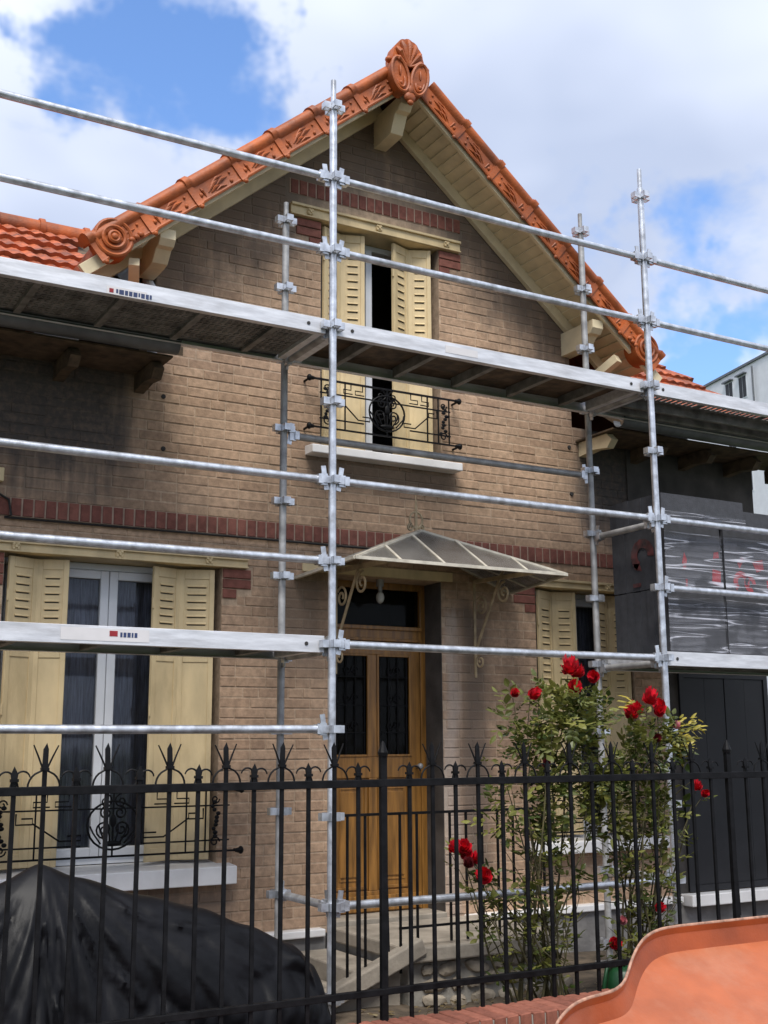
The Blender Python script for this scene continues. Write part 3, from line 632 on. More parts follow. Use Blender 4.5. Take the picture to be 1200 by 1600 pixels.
def pane(vs):
    h = MB(); nrm = (vs[1]-vs[0]).cross(vs[2]-vs[0]).normalized()*.003; n = len(vs)
    h.add([v+nrm for v in vs]+[v-nrm for v in vs], [tuple(range(n)), tuple(range(2*n-1, n-1, -1))]+[(i, i+n, (i+1)%n+n, (i+1)%n) for i in range(n)]); h.build('canopy_pane', 'canopy_glass', canopy)
pr = [(FL, FL)] + [onhip(t) for t in (.2, .4)]
ts = (0, .2, .4, .6, .8, 1)
for t0, t1 in zip(ts[:-1], ts[1:]):
    a0, b0 = onhip(t0); a1, b1 = onhip(t1); vs = [a0, a1]
    if (b1-a1).length > .01: vs.append(b1)
    if t0 < (AP.x-C0)/(C1-C0) < t1: vs.append(AP)
    if (b0-a0).length > .01: vs.append(b0)
    pane(vs)
for P0, P1 in ((FL, WL), (FR, WR)):
    pane([P0, P0.lerp(P1, .5), AP.lerp(WP, .5), AP]); pane([P0.lerp(P1, .5), P1, WP, AP.lerp(WP, .5)])
m = MB(); m.tube([(AP.x, -.2, 3.21), (AP.x, -.2, 3.36), (AP.x, -.2, 3.49)], [.013, .011, .003], 6)
for s_ in (-1, 1):
    m.tube([(AP.x, -.2, 3.36)] + [(AP.x+s_*.055*math.sin(a_), -.2, 3.30-.06*math.cos(a_)+.0) for a_ in [PI*k/8 for k in range(7, -1, -1)]], .009, 5)
    m.tube(spiral((AP.x+s_*.045, 3.24), .030, .006, PI/2, -s_*1.3, 14, y=-.2), .009, 5)
m.build('canopy_finial', 'iron_scroll', canopy, smooth=50)
for bx in (.69, 1.90):
    m = MB(); m.tube([(bx, -.012, 2.36), (bx, -.36, 2.90), (bx, -.42, 2.95)], .011, 8); m.bar((bx, -.005, 2.90), (bx, EY+.02, 2.875), .022, .03); m.bar((bx, -.006, 2.16), (bx, -.006, 2.92), .02, .012, up=(0,1,0))
    m.tube(spiral((-.40, 2.77), .085, .018, PI*.55, -1.5, 22, plane='yz', y=bx), .009, 6)
    m.tube(spiral((-.10, 2.70), .080, .018, PI*.2, 1.5, 22, plane='yz', y=bx), .009, 6)
    m.tube(spiral((-.075, 2.28), .060, .012, PI*.6, -1.4, 18, plane='yz', y=bx), .008, 6)
    m.build('scroll_bracket', 'iron_scroll', canopy, smooth=50)

# gable roof -------------------------------------------------------
VY = -.47                         # face of the verge tiles
ct, st_ = 1/math.hypot(1, SL), SL/math.hypot(1, SL)
m = MB()
for s_ in (-1, 1):
    e = CX+s_*2.36
    m.add([(CX,VY+.06,6.86),(e,VY+.06,6.86-SL*2.36),(e,4.4,6.86-SL*2.36),(CX,4.4,6.86),(CX,VY+.06,6.745),(e,VY+.06,6.745-SL*2.36),(e,4.4,6.745-SL*2.36),(CX,4.4,6.745)],
          [(0,1,2,3),(4,7,6,5),(0,4,5,1),(1,5,6,2),(2,6,7,3)])
groof = m.build('gable_roof', 'roof_tile', house)
# soffit planks between wall and verge, laid square to the wall
for s_ in (-1, 1):
    d = Vector((s_*ct, 0, -st_)); nrm = Vector((s_*st_, 0, ct)); k = 0; u = .05
    while u < 3.00:
        q = MB(); c = Vector((CX, (VY+.05+.02)/2, 6.722)) + d*(u+.045)
        dd = (d*math.cos(R(10)) + nrm*math.sin(R(10))).normalized(); nn = Vector((0,1,0)).cross(dd)
        q.obox(c, dd, Vector((0,1,0)), nn, .045, abs(VY+.05)/2, .006); q.build('soffit_plank', 'soffit_paint', groof); u += .089
    q = MB(); q.bar(Vector((CX+s_*.005, -.032, 6.655)), Vector((CX+s_*2.35, -.032, 6.655-SL*2.345)), .045, .085, up=nrm); q.build('wall_rafter', 'soffit_paint', groof, bevel=.003)
    q = MB(); q.bar(Vector((CX+s_*.004, VY+.035, 6.692)), Vector((CX+s_*2.45, VY+.035, 6.692-SL*2.446)), .035, .085, up=nrm); q.build('barge_board', 'soffit_paint', groof, bevel=.003)
# carved purlin ends
def purlin(x, z, wd=.10, ht=.20, ln=.44, roll=0):
    q = MB(); h = ht/2
    prof = [(.02, z+h), (-ln+.015, z+h), (-ln+.015, z+h-.07), (-ln+.05, z+h-.11), (-ln+.10, z+h-.115), (-ln+.17, z-h+.01), (-ln+.24, z-h), (.02, z-h)]
    q.prismx(prof, x-wd/2, x+wd/2); q.build('purlin_end', 'soffit_paint', groof, bevel=.004)
purlin(CX, 6.46, .11, .26); purlin(-.80, 4.97, .11, .20); purlin(2.90, 4.99, .11, .20)
for x, s_ in ((-.80, -1), (2.90, 1)):
    q = MB(); q.bar((x+s_*.10, -.03, 4.60), (x+s_*.22, -.40, 4.80), .07, .07); q.build('eave_brace', 'soffit_paint', groof)
# verge tiles: half-round top roll, face plate with leaf relief, collar at the lower end
LEN = .428
def verge_mesh(s_):
    q = MB()
    def P(u, n, y): return Vector((CX, 0, 6.665)) * 0 + Vector((-s_*-1*u*ct, y, -u*st_)) + Vector((s_*st_*n, 0, ct*n))
    prof = [(.0, .0), (-.012, .0), (-.016, .012), (-.010, .022), (-.010, .120), (-.022, .132), (-.034, .150), (-.036, .168), (-.026, .190), (-.004, .206), (.03, .212), (.09, .205), (.12, .18), (.12, .15), (.0, .13)]
    def ext(u0, u1, pr, grow=0.):
        n = len(pr); V = []
        for u in (u0, u1):
            for yy, nn in pr: V.append(P(u, nn, yy))
        q.add(V, [tuple(range(n)), tuple(range(2*n-1, n-1, -1))]+[(i, i+n, (i+1)%n+n, (i+1)%n) for i in range(n)])
    ext(0, LEN-.004, prof)
    big = [(yy-.012 if yy < .05 else yy, nn+(.012 if nn > .1 else -.010)) for yy, nn in prof]
    ext(LEN-.040, LEN+.006, big); ext(LEN-.052, LEN-.0402, [(yy-.006 if yy < .05 else yy, nn+(.006 if nn > .1 else -.005)) for yy, nn in prof])
    # relief: leaf sprays and a boss
    for (u0, n0, u1, n1, w0) in ((.30,.045,.17,.095,.014), (.28,.035,.19,.055,.012), (.25,.085,.13,.105,.010), (.22,.060,.10,.080,.012), (.33,.030,.34,.10,.010), (.14,.030,.24,.030,.008)):
        q.tube([P(u0,n0,-.010), P((u0+u1)/2,(n0+n1)/2+.012,-.016), P(u1,n1,-.010)], [.004, w0, .003], 6)
    for (u, n, r_) in ((.09,.040,.014), (.36,.055,.016), (.07,.095,.010)):
        c = P(u, n, -.012); q.ell(c, (r_, .010, r_), 8, 6)
    c = P(LEN-.02, -.012, -.018); q.ell(c, (.018, .014, .018), 8, 6)
    return q.mesh('verge_tile', 'terracotta', 35)
for s_ in (-1, 1):
    me = verge_mesh(s_); T = Vector((CX, VY, 6.665))
    for k in range(7):
        u = .115 + k*(LEN-.012)
        inst('verge_tile', me, groof, Matrix.Translation(T + Vector((s_*u*ct, -.0015*k, -u*st_))))
    # scroll end
    q = MB(); cx, cz = CX+s_*2.27, 6.665-SL*2.27+.125
    q.tube([(cx, VY-.03, cz), (cx, VY+.10, cz)], .135, 26)
    for rr, dy in ((.132, -.034), (.085, -.042), (.045, -.05)):
        q.tube([(cx+(rr-.012)*math.cos(a_), VY+dy+.006, cz+(rr-.012)*math.sin(a_)) for a_ in [2*PI*k/28 for k in range(29)]], .014, 6)
    q.ell((cx, VY-.045, cz), (.026,.02,.026), 10, 6)
    for k in range(3): q.ell((cx-s_*(.12+.03*k), VY-.035, cz+.01+.025*k), (.022,.012,.018), 8, 6)
    q.build('verge_scroll', 'terracotta', groof, smooth=40)
# apex ornament: fan shell over two oval lobes and a pendant
q = MB(); ax_, ay = 1.035, VY-.055
NR = 7
Vv = []
for k in range(NR*4+1):
    a_ = R(-8)+R(196)*k/(NR*4); sc_ = 1+.035*abs(math.sin(PI*k/4)); Vv.append((ax_+.138*sc_*math.cos(a_), 6.795+.200*sc_*math.sin(a_)))
q.prism(Vv, ay-.010, ay+.10)
for k in range(NR):
    a_ = R(-8)+R(196)*(k+.5)/NR; tip = Vector((ax_+.128*math.cos(a_), ay-.014, 6.795+.186*math.sin(a_))); o_ = Vector((ax_, ay-.020, 6.760))
    q.tube([o_, o_.lerp(tip, .35), o_.lerp(tip, .75)+Vector((0,-.012,0)), tip], [.006, .014, .026, .014], 8)
for s_ in (-1, 1):
    cx, cz = ax_+s_*.086, 6.668; dx = Vector((s_*.22, 0, .97)).normalized(); dz = Vector((dx.z, 0, -dx.x))
    def el(rx, rz, t, cx=cx, cz=cz): return (cx+rx*math.cos(t)*dz.x+rz*math.sin(t)*dx.x, cz+rx*math.cos(t)*dz.z+rz*math.sin(t)*dx.z)
    pts = [el(.078, .148, 2*PI*k/28) for k in range(28)]
    q.prism(pts, ay-.030-.002*s_, ay+.07+.003*s_)
    q.tube([(p[0], ay-.032, p[1]) for p in [el(.070, .138, 2*PI*k/28) for k in range(29)]], .013, 6)
    q.tube([(p[0], ay-.034, p[1]-.03) for p in [el(.036, .075, PI+PI*k/12+.2) for k in range(13)]], [.004]+[.011]*11+[.004], 6)
    q.ell((cx, ay-.034, cz-.070), (.016,.016,.018), 8, 6); q.ell((cx+s_*.004, ay-.032, cz+.035), (.010,.014,.045), 8, 6)
    q.ell((ax_+s_*.165, ay+.01, 6.790), (.030,.03,.024), 10, 6)
    q.ell((ax_+s_*.050, ay-.02, 6.535), (.024,.02,.024), 10, 6)
q.ell((ax_, ay-.02, 6.505), (.052,.028,.045), 12, 8); q.ell((ax_, ay-.02, 6.56), (.030,.03,.05), 10, 6); q.ell((ax_, ay-.03, 6.455), (.026,.02,.022), 10, 6)
q.build('apex_ornament', 'terracotta', groof, smooth=40)

# wing roofs ---------------------------------------------------------
EVY, EVZ, RDY, RDZ = -.50, 4.23, 2.0, 5.93
rs = (RDZ-EVZ)/(RDY-EVY); rl = math.hypot(RDY-EVY, RDZ-EVZ); cy, sy = (RDY-EVY)/rl, (RDZ-EVZ)/rl
def tile_mesh():
    q = MB(); W_, D_ = .232, .385; n = 16; V = []; F = []
    for r_, (v, lift) in enumerate(((0, .022), (0.002, .050), (D_, .010))):
        for i in range(n+1):
            t = i/n; wv = .018*abs(math.sin(2*PI*t)) + .015*math.cos(4*PI*t)
            zz_ = (lift + wv) if r_ else (lift-.020+wv)
            V.append((W_*t, v*cy - zz_*sy*1.0, v*sy + zz_*cy))
    for r_ in range(2):
        for i in range(n): F.append((r_*(n+1)+i, r_*(n+1)+i+1, (r_+1)*(n+1)+i+1, (r_+1)*(n+1)+i))
    q.add(V, F); return q.mesh('roof_tile', 'roof_tile', 60)
tme = tile_mesh()
for (wx0, wx1, tx0, tx1, side) in ((-6.4, -.70, -2.6, -.95, 'l'), (3.03, 5.42, 3.05, 5.40, 'r')):
    m = MB()
    m.add([(wx0,EVY,EVZ),(wx1,EVY,EVZ),(wx1,RDY,RDZ),(wx0,RDY,RDZ),(wx0,EVY,EVZ-.06),(wx1,EVY,EVZ-.06),(wx1,RDY,RDZ-.07),(wx0,RDY,RDZ-.07)], [(0,1,2,3),(4,7,6,5),(0,4,5,1),(1,5,6,2),(2,6,7,3),(3,7,4,0)])
    m.add([(wx0,4.8,EVZ-.3),(wx1,4.8,EVZ-.3),(wx1,RDY+.001,RDZ),(wx0,RDY+.001,RDZ)], [(3,2,1,0)])
    wr = m.build('wing_roof', 'old_wood', house)
    row = 0; v = 0.0
    while v < rl-.2:
        x = tx0 + (row % 2)*.111
        while x < tx1-.05:
            zz_ = EVZ + v*sy; yy = EVY + v*cy
            # the gable roof rises through the wing roof: no tile inside it
            if not (CX-2.25+.0 < x+.1 < CX+2.25 and zz_ < 6.8-SL*abs(x+.1-CX)-.02 and yy > -.2) and not (GL-.1 < x+.1 < GR+.1):
                inst('tile', tme, wr, Matrix.Translation((x, yy+random.uniform(-.004,.004), zz_+random.uniform(-.002,.004)+.004)))
            x += .222
        row += 1; v += .335
    # ridge tiles
    x = tx0
    while x < tx1-.1:
        q = MB(); q.tube([(x, RDY, RDZ+.03), (x+.36, RDY, RDZ+.03)], .085, 12); q.tube([(x+.34, RDY, RDZ+.03), (x+.385, RDY, RDZ+.03)], .103, 12); q.build('ridge_tile', 'terracotta', wr, smooth=40); x += .38
    # eaves: boarding, rafter feet, gutter
    ex0, ex1 = (wx0, -.76) if side == 'l' else (2.96, wx1)
    q = MB(); q.box(ex0, ex1, EVY+.02, .0, EVZ-.075, EVZ-.062); q.build('eave_board', 'old_wood', wr)
    x = ex1-.07 if side == 'l' else ex0+.07
    while (x > -3.0 if side == 'l' else x < ex1):
        q = MB(); q.prismx([(.0, 4.15), (-.36, 4.15), (-.42, 4.09), (-.36, 4.03), (-.20, 4.05), (.0, 4.03)], x-.035, x+.035); q.build('rafter_foot', 'old_wood' if side == 'l' or abs(x-(ex0+.07)) > .01 else 'soffit_paint', wr); x += -.55 if side == 'l' else .55
    q = MB(); n = 10; prof = [(.07*math.cos(PI+PI*k/n), .07*math.sin(PI+PI*k/n)) for k in range(n+1)]; prof += [(.066*math.cos(PI+PI*k/n), .066*math.sin(PI+PI*k/n)) for k in range(n, -1, -1)]
    q.prismx([(EVY-.06+a_, EVZ-.01+d_) for a_, d_ in prof], ex0, ex1); q.tube([(ex0, EVY-.13, EVZ-.008), (ex1, EVY-.13, EVZ-.008)], .009, 8)
    q.build('gutter', 'zinc', wr, smooth=40)
# right end verge of the wing
q = MB(); q.bar((5.425, EVY, EVZ-.01), (5.425, RDY, RDZ-.01), .03, .09); q.build('wing_verge', 'terracotta', house)
# small fixtures on the wall
q = MB(); q.box(-1.80, -1.70, -.05, .0, 3.31, 3.40); q.build('junction_box', 'cream_paint', house, bevel=.006)
q = MB(); q.tube([(-1.78,-.03,3.32),(-1.74,-.03,3.24),(-1.66,-.028,3.20),(-1.64,-.03,3.10),(-1.68,-.024,3.085),(-1.2,-.026,3.085),(0,-.026,3.088),(1.1,-.026,3.086)], .008, 6); q.build('wall_cable', 'black_cable', house, smooth=60)
for x, z in ((-.655, 4.03), (-.645, 3.66), (2.89, 4.10), (2.90, 3.70)):
    q = MB(); q.tube([(x, -.012, z), (x, .004, z)], [.016, .018], 10); q.build('tie_hole', 'interior_dark', house)
q = MB(); q.tube([(-.765, -.06, 4.25), (-.765, -.06, 4.75), (-.765, .10, 4.90)], .035, 12); q.build('rain_pipe', 'white_pvc', house, smooth=50)
# dark boarded opening of the right wing with its white ledge
m = MB(); frame_box(m, 3.95, 5.0, .46, 2.26, -.045, -.020, .05); bo = m.build('boarded_opening', 'dark_board', house)
for k in range(4):
    x = 4.0+.2375*k; q = MB(); q.box(x+.002, x+.2355, -.038+.004*(k % 2), -.020, .51, 2.21); q.build('board', 'dark_board', bo, bevel=.003)
q = MB(); q.box(3.86, 5.02, -.16, -.02, .36, .452); q.build('ledge', 'white_paint', house, bevel=.008)

# ------------------------------------------------------------------ steps and landing in front of the door
steps = thing('door_steps', 'stone landing with rubble base, iron railing and side steps below the front door', 'steps', (1.2, -.6, .1))
q = MB(); q.box(.62, 1.86, -1.12, -.09, .355, .445); q.build('landing_slab', 'step_stone', steps, bevel=.012)
q = MB(); q.box(.66, 1.80, -1.04, -.06, .05, .352); q.build('landing_base', 'rubble_mortar', steps)
for x0, x1, z1 in ((.34, .615, .315), (.04, .335, .205)):
    q = MB(); q.box(x0, x1, -1.02, -.10, .05, z1); q.build('step', 'step_stone', steps, bevel=.012)
q = MB(); q.bar((.72, -1.09, .455), (-.06, -1.09, .150), .10, .10); q.build('stringer', 'step_stone', steps, bevel=.01)
def rock(seed, n=2):
    rg = random.Random(seed); bm = bmesh.new(); bmesh.ops.create_icosphere(bm, subdivisions=n, radius=1)
    for v in bm.verts:
        v.co *= 1+rg.uniform(-.16, .16); v.co.y = max(-.75, min(.75, v.co.y))
    me = bpy.data.meshes.new('stone'); bm.to_mesh(me); bm.free(); me.materials.append(MAT['rubble_stone']); me.polygons.foreach_set('use_smooth', [True]*len(me.polygons)); me.set_sharp_from_angle(angle=R(28)); return me
rocks = [rock(k) for k in range(5)]
x = .70
for rz, hh in ((.105, .05), (.205, .045), (.300, .045)):
    x = .70 + random.uniform(0, .05)
    while x < 1.76:
        wd = random.uniform(.05, .11)
        inst('stone', random.choice(rocks), steps, Matrix.Translation((x+wd, -1.04, rz+random.uniform(-.012, .012))) @ Matrix.Rotation(random.uniform(-.3, .3), 4, 'Y') @ Matrix.Diagonal((wd*.92, .045, hh*random.uniform(.8, 1.0), 1))); x += wd*2+.012
q = MB(); q.bar((.18, -1.07, 1.24), (1.80, -1.07, 1.24), .022, .016); q.build('handrail', 'black_iron', steps)
q = MB(); q.bar((.58, -1.07, .56), (1.80, -1.07, .56), .016, .014); q.build('bottom_rail', 'black_iron', steps)
x = .22
while x < 1.80:
    q = MB(); q.bar((x, -1.07, .46 if x > .6 else .30), (x, -1.07, 1.235), .013, .013, up=(0,1,0)); q.build('baluster', 'black_iron', steps); x += .1225

# ------------------------------------------------------------------ scaffold
sc = thing('scaffold', 'galvanised tube scaffold with metal decks standing in front of the brick house', 'scaffold', (1.3, -.93, .1))
BAY = 2.633; YO, YI = -1.287, -.57; TR = .0245
def coupler_mesh():
    q = MB(); q.tube([(0,0,-.022),(0,0,.022)], .033, 12)
    for k in range(4):
        a = k*PI/2; dx, dy = Vector((math.cos(a), math.sin(a), 0)), Vector((-math.sin(a), math.cos(a), 0)); up = Vector((0,0,1))
        for s_ in (-1, 1): q.obox(dx*.050+dy*s_*.021, dx, dy, up, .020, .0035, .022)
        q.obox(dx*.070, dx, dy, up, .0035, .0245, .022)
    return q.mesh('coupler', 'galvanised', 35)
cme = coupler_mesh()
def wedge_mesh():
    q = MB(); up = Vector((0,0,1)); X_, Y_ = Vector((1,0,0)), Vector((0,1,0))
    q.obox((.062,0,.0), X_, Y_, up, .022, .017, .036); q.obox((.090,0,0), X_, Y_, up, .016, .028, .028)
    t = Vector((.16, 0, 1)).normalized(); q.obox((.052,0,.012), t.cross(Y_)*-1, Y_, t, .016, .0035, .075)
    return q.mesh('wedge_head', 'galvanised', 35)
wme = wedge_mesh()
tops = {(-1,'o'): 5.95, (0,'o'): 5.945, (1,'o'): 5.975, (2,'o'): 5.95, (-1,'i'): 5.40, (0,'i'): 5.385, (1,'i'): 5.905, (2,'i'): 5.40}
stds = {}
for (k, s_), top in tops.items():
    x, yy = k*BAY, (YO if s_ == 'o' else YI)
    q = MB(); q.tube([(x, yy, .14), (x, yy, top-.16)], TR, 14); q.tube([(x, yy, top-.17), (x, yy, top)], .0175, 12); q.tube([(x, yy, .115), (x, yy, .14)], .02, 10); q.box(x-.075, x+.075, yy-.075, yy+.075, .105, .115)
    o = q.build('standard', 'galvanised' if s_ == 'o' else 'galvanised_dull', sc, smooth=40); stds[(k, s_)] = o
    z = .25
    while z < top-.10: inst('coupler', cme, o, (x, yy, z)); z += .5
def ledger(a, d, z, yy, mat='galvanised', name='guard_rail'):
    x0, x1 = a*BAY, d*BAY; n = 8; pts = []
    dy = random.uniform(-.002, .002)
    for i in range(n+1): t = i/n; pts.append((x0+.09+(x1-x0-.18)*t, yy+dy, z-.004*math.sin(PI*t)))
    q = MB(); q.tube(pts, TR, 14); o = q.build(name, mat, sc, smooth=40)
    inst('wedge_head', wme, o, Matrix.Translation((x0, yy, z))); inst('wedge_head', wme, o, Matrix.Translation((x1, yy, z)) @ Matrix.Rotation(PI, 4, 'Z'))
for k in (-1, 0, 1):
    for z in (5.25, 4.75, 3.25): ledger(k, k+1, z, YO)
ledger(-1, 0, 2.75, YO); ledger(1, 2, 2.75, YO); ledger(0, 1, 2.25, YO); ledger(-1, 0, 1.75, YO); ledger(0, 1, .75, YO)
ledger(0, 1, 3.71, YI, 'galvanised_dull', 'inner_rail')
def transom(k, z, rad=TR, mat='galvanised_dull'):
    x = k*BAY; q = MB(); q.tube([(x, YO+.085, z), (x, YI-.085, z)], rad, 12); o = q.build('transom', mat, sc, smooth=40)
    inst('wedge_head', wme, o, Matrix.Translation((x, YO, z)) @ Matrix.Rotation(PI/2, 4, 'Z')); inst('wedge_head', wme, o, Matrix.Translation((x, YI, z)) @ Matrix.Rotation(-PI/2, 4, 'Z'))
for k in (-1, 0, 1, 2):
    transom(k, 4.215); transom(k, 2.215)
transom(0, .75, mat='galvanised'); transom(1, .75); transom(1, 3.22)
def deck(k, z, style):
    x0, x1 = k*BAY+.035, (k+1)*BAY-.035; y0, y1 = YO+.03, YI-.03; zt, zb = z+.05, z-.05
    h = MB()
    fr = [(y0, zb), (y0+.045, zb), (y0+.045, zb+.006), (y0+.006, zb+.006), (y0+.006, zt-.006), (y0+.03, zt-.006), (y0+.03, zt), (y0, zt)]
    h.prismx(fr, x0, x1); h.prismx([(y1-(a-y0), b_) for a, b_ in fr], x0, x1)
    h.box(x0, x0+.05, y0+.046, y1-.046, zb+.01, zt-.012); h.box(x1-.05, x1, y0+.046, y1-.046, zb+.01, zt-.012)
    o = h.build('deck', 'aluminium', sc, bevel=.002)
    if style == 'slotted':
        q = MB(); zz0, zz1 = zt-.010, zt-.004
        for a, d in ((.032, .235), (.345, .45), (.475, .505), (.530, .655-.03)): q.box(x0+.055, x1-.055, y0+a, y0+d, zz0, zz1)
        for yy in (.40, .58): q.box(x0+.055, x1-.055, y0+yy, y0+yy+.03, zb+.02, zz0-.0004)
        x = x0+.055; c = 0
        while x < x1-.12:
            wd = .075 if c % 12 == 0 else .026
            q.box(x, x+wd, y0+.235, y0+.345, zz0+.0002, zz1-.0002); x += wd+.028; c += 1
        x = x0+.055
        while x < x1-.08:
            q.box(x, x+.022, y0+.45, y0+.475, zz0+.0002, zz1-.0002); q.box(x+.01, x+.032, y0+.505, y0+.53, zz0+.0002, zz1-.0002); x += .036
        q.build('deck_panel', 'deck_underside', o)
    else:
        q = MB(); q.box(x0+.051, x1-.051, y0+.008, y1-.008, (zb+.036 if style == 'tread' else zt-.018), zt-.0065); q.build('deck_panel', 'deck_underside' if style == 'tread' else 'old_wood', o)
        n = 5
        for j in range(n):
            x = x0+.30+(x1-x0-.6)*j/(n-1); q = MB(); q.box(x-.022, x+.022, y0+.047, y1-.047, zb+.012, (zb+.0355 if style == 'tread' else zt-.0185)); q.build('cross_bar', 'deck_underside', o, bevel=.004)
        if style == 'tread':
            q = MB(); c = 0; x = x0+.07
            while x < x1-.07:
                yy = y0+.065
                while yy < y1-.065:
                    t = Vector((.7, .7 if (c % 2) else -.7, 0)); c += 1; q.obox((x, yy, zb+.0345), t, Vector((-t.y, t.x, 0)), Vector((0,0,1)),   .015, .005, .004); yy += .036
                x += .040; c += 1
            q.build('tread_pattern', 'deck_underside', o, kind='stuff')
    for x, s_ in ((x0, -1), (x1, 1)):
        for yy in (y0+.06, y1-.06):
            q = MB(); q.box(x-.03, x+.03, yy-.022, yy+.022, z-.005, z+.040); q.build('hook', 'galvanised_dull', o, bevel=.004)
    for x in (x0+.12, x1-.12):
        q = MB(); q.tube([(x, y0-.001, z), (x, y0-.004, z)], .012, 10); q.build('rivet_hole', 'interior_dark', o)
    return o, x0, x1, y0, y1
dl, *_ = deck(-1, 4.25, 'tread'); dm, *_ = deck(0, 4.25, 'board'); deck(1, 4.25, 'slotted'); dl2, *_ = deck(-1, 2.25, 'board'); deck(1, 2.25, 'slotted')
def sticker(o, x0, x1, zc, hh, marks):
    y = YO+.03; q = MB(); q.box(x0, x1, y-.002, y-.0005, zc-hh, zc+hh); s_ = q.build('sticker', 'sticker_white', o)
    for a, d, z0, z1, mt in marks:
        q = MB(); q.box(a, d, y-.0032, y-.0022, z0, z1); q.build('print_mark', mt, s_)
mk = [(-1.425, -1.40, 4.21, 4.235, 'print_red')]; xx = -1.385
for wd in (.012, .028, .018, .020, .024, .010, .022, .018, .012): mk.append((xx, xx+wd, 4.208+.004*(wd < .014), 4.236, 'print_blue')); xx += wd+.006
sticker(dl, -1.44, -1.20, 4.225, .024, mk)
mk = [(-1.345, -1.30, 2.245, 2.275, 'print_red')]; xx = -1.285
for wd in (.012, .016, .018, .010, .016): mk.append((xx, xx+wd, 2.242, 2.268, 'print_blue')); xx += wd+.006
sticker(dl2, -1.61, -1.12, 2.252, .034, mk)
q = MB(); q.box(.86, 1.12, YO+.028, YO+.0295, 4.225, 4.275); q.build('sticker', 'sticker_white', dm)

# ------------------------------------------------------------------ wrapped insulation packs on the right-hand deck
def pack(x0, x1, y0, y1, z0, z1, label, seed, prints=(), side_prints=(), film=.85):
    rg = random.Random(seed); o = thing('insulation_pack', label, 'insulation', ((x0+x1)/2, (y0+y1)/2, z0), 'insulation packs on the scaffold deck')
    q = MB(); n = 8
    for i in range(n):        # the boards of the pack, each a little out of line
        a = y0+(y1-y0)*i/n; dx = rg.uniform(-.004, .004); q = MB(); q.box(x0+dx+.004, x1+dx-.004, a+.001, a+(y1-y0)/n-.001, z0, z1-.004+rg.uniform(-.003, .003)); q.build('foam_board', 'foam_grey', o)
    for pts in prints:
        q = MB(); q.prism([(x0+(x1-x0)*u, z0+(z1-z0)*v) for u, v in pts], y0-.0015, y0+.0005); q.build('print', 'print_red', o)
    for pts in side_prints:
        q = MB(); q.prismx([(y0+(y1-y0)*u, z0+(z1-z0)*v) for u, v in pts], x0-.0055, x0-.0045); q.build('print', 'print_faded', o)
    if film:
        q = MB(); nu, nv = 46, 34; V = []; F = []
        zt = z0+(z1-z0)*film
        ph = [rg.uniform(0, 6) for _ in range(6)]
        for i in range(nu+1):
            for j in range(nv+1):
                u, v = i/nu, j/nv; x = x0-.006+(x1-x0+.012)*u; z = z0+.01+(zt-z0)*v*.99
                wv = math.sin(v*46+ph[0]+2.2*math.sin(u*2.4+ph[1])) + .6*math.sin(v*75+ph[2]+3*math.sin(u*3.1+ph[3]))
                V.append((x, y0-.010-.004*wv*(.4+.6*math.sin(PI*u)), z))
        for i in range(nu):
            for j in range(nv): F.append((i*(nv+1)+j, (i+1)*(nv+1)+j, (i+1)*(nv+1)+j+1, i*(nv+1)+j+1))
        q.add(V, F); q.build('stretch_film', 'stretch_film', o, smooth=70)
    return o
PY0, PY1 = -1.215, -.63
blob = [(.06,.62),(.14,.74),(.20,.70),(.24,.60),(.18,.52),(.22,.36),(.16,.30),(.12,.40),(.06,.50)]
dia = [(.30,.40),(.345,.56),(.39,.44),(.36,.30),(.32,.28)]
def arc(cx, cz, r0, r1, a0, a1, n=9):
    return [(cx+r1*math.cos(R(a0+(a1-a0)*k/n)), cz+1.2*r1*math.sin(R(a0+(a1-a0)*k/n))) for k in range(n+1)] + [(cx+r0*math.cos(R(a1+(a0-a1)*k/n)), cz+1.2*r0*math.sin(R(a1+(a0-a1)*k/n))) for k in range(n+1)]
pk = [((2.765, 3.325), 2.302, 2.772, 'dark grey insulation pack in film, lower row, right beside the scaffold post', (), ()),
      ((3.352, 3.915), 2.302, 2.772, 'dark grey film-wrapped insulation pack, lower row, second from the scaffold post', (), ()),
      ((2.765, 3.325), 2.776, 3.250, 'insulation pack with red print, middle row, right beside the scaffold post', [dia, [(.82,.10),(.97,.06),(.99,.30),(.84,.34)], [(.86,.50),(.97,.52),(.96,.62),(.88,.60)], [(.34,.0),(.37,.0),(.38,.14),(.35,.15)]], [arc(.40,.55,.10,.22,-60,190), [(.42,.30),(.55,.34),(.58,.44),(.46,.42)], [(.45,.06),(.60,.06),(.60,.12),(.45,.12)]]),
      ((3.352, 3.915), 2.776, 3.250, 'insulation pack with large red lettering, middle row, second from the scaffold post', [arc(.30,.16,.07,.15,-20,230), arc(.46,.14,.05,.11,0,300), [(.24,.46),(.34,.58),(.38,.54),(.28,.38)], [(.52,.50),(.72,.56),(.74,.40),(.60,.34)], [(.78,.1),(.95,.1),(.95,.5),(.88,.5),(.86,.22),(.78,.22)]], ()),
      ((3.940, 4.505), 2.302, 2.772, 'dark grey insulation pack, lower row, third from the scaffold post at the frame edge', (), ()),
      ((3.940, 4.505), 2.776, 3.250, 'dark grey insulation pack, middle row, third from the scaffold post at the frame edge', (), ())]
for i, ((a, d), z0, z1, lab, pr, sp) in enumerate(pk): pack(a, d, PY0+.004*(i % 3), PY1, z0, z1, lab, 20+i, pr, sp)
pack(2.755, 3.60, PY0+.01, PY1, 3.254, 3.475, 'long dark grey insulation slab pack lying on top of the film-wrapped packs', 40, film=.35)
pack(3.64, 4.50, PY0+.12, PY1, 3.254, 3.44, 'short top pack set back from the edge, beside the long slab pack', 41, film=0)

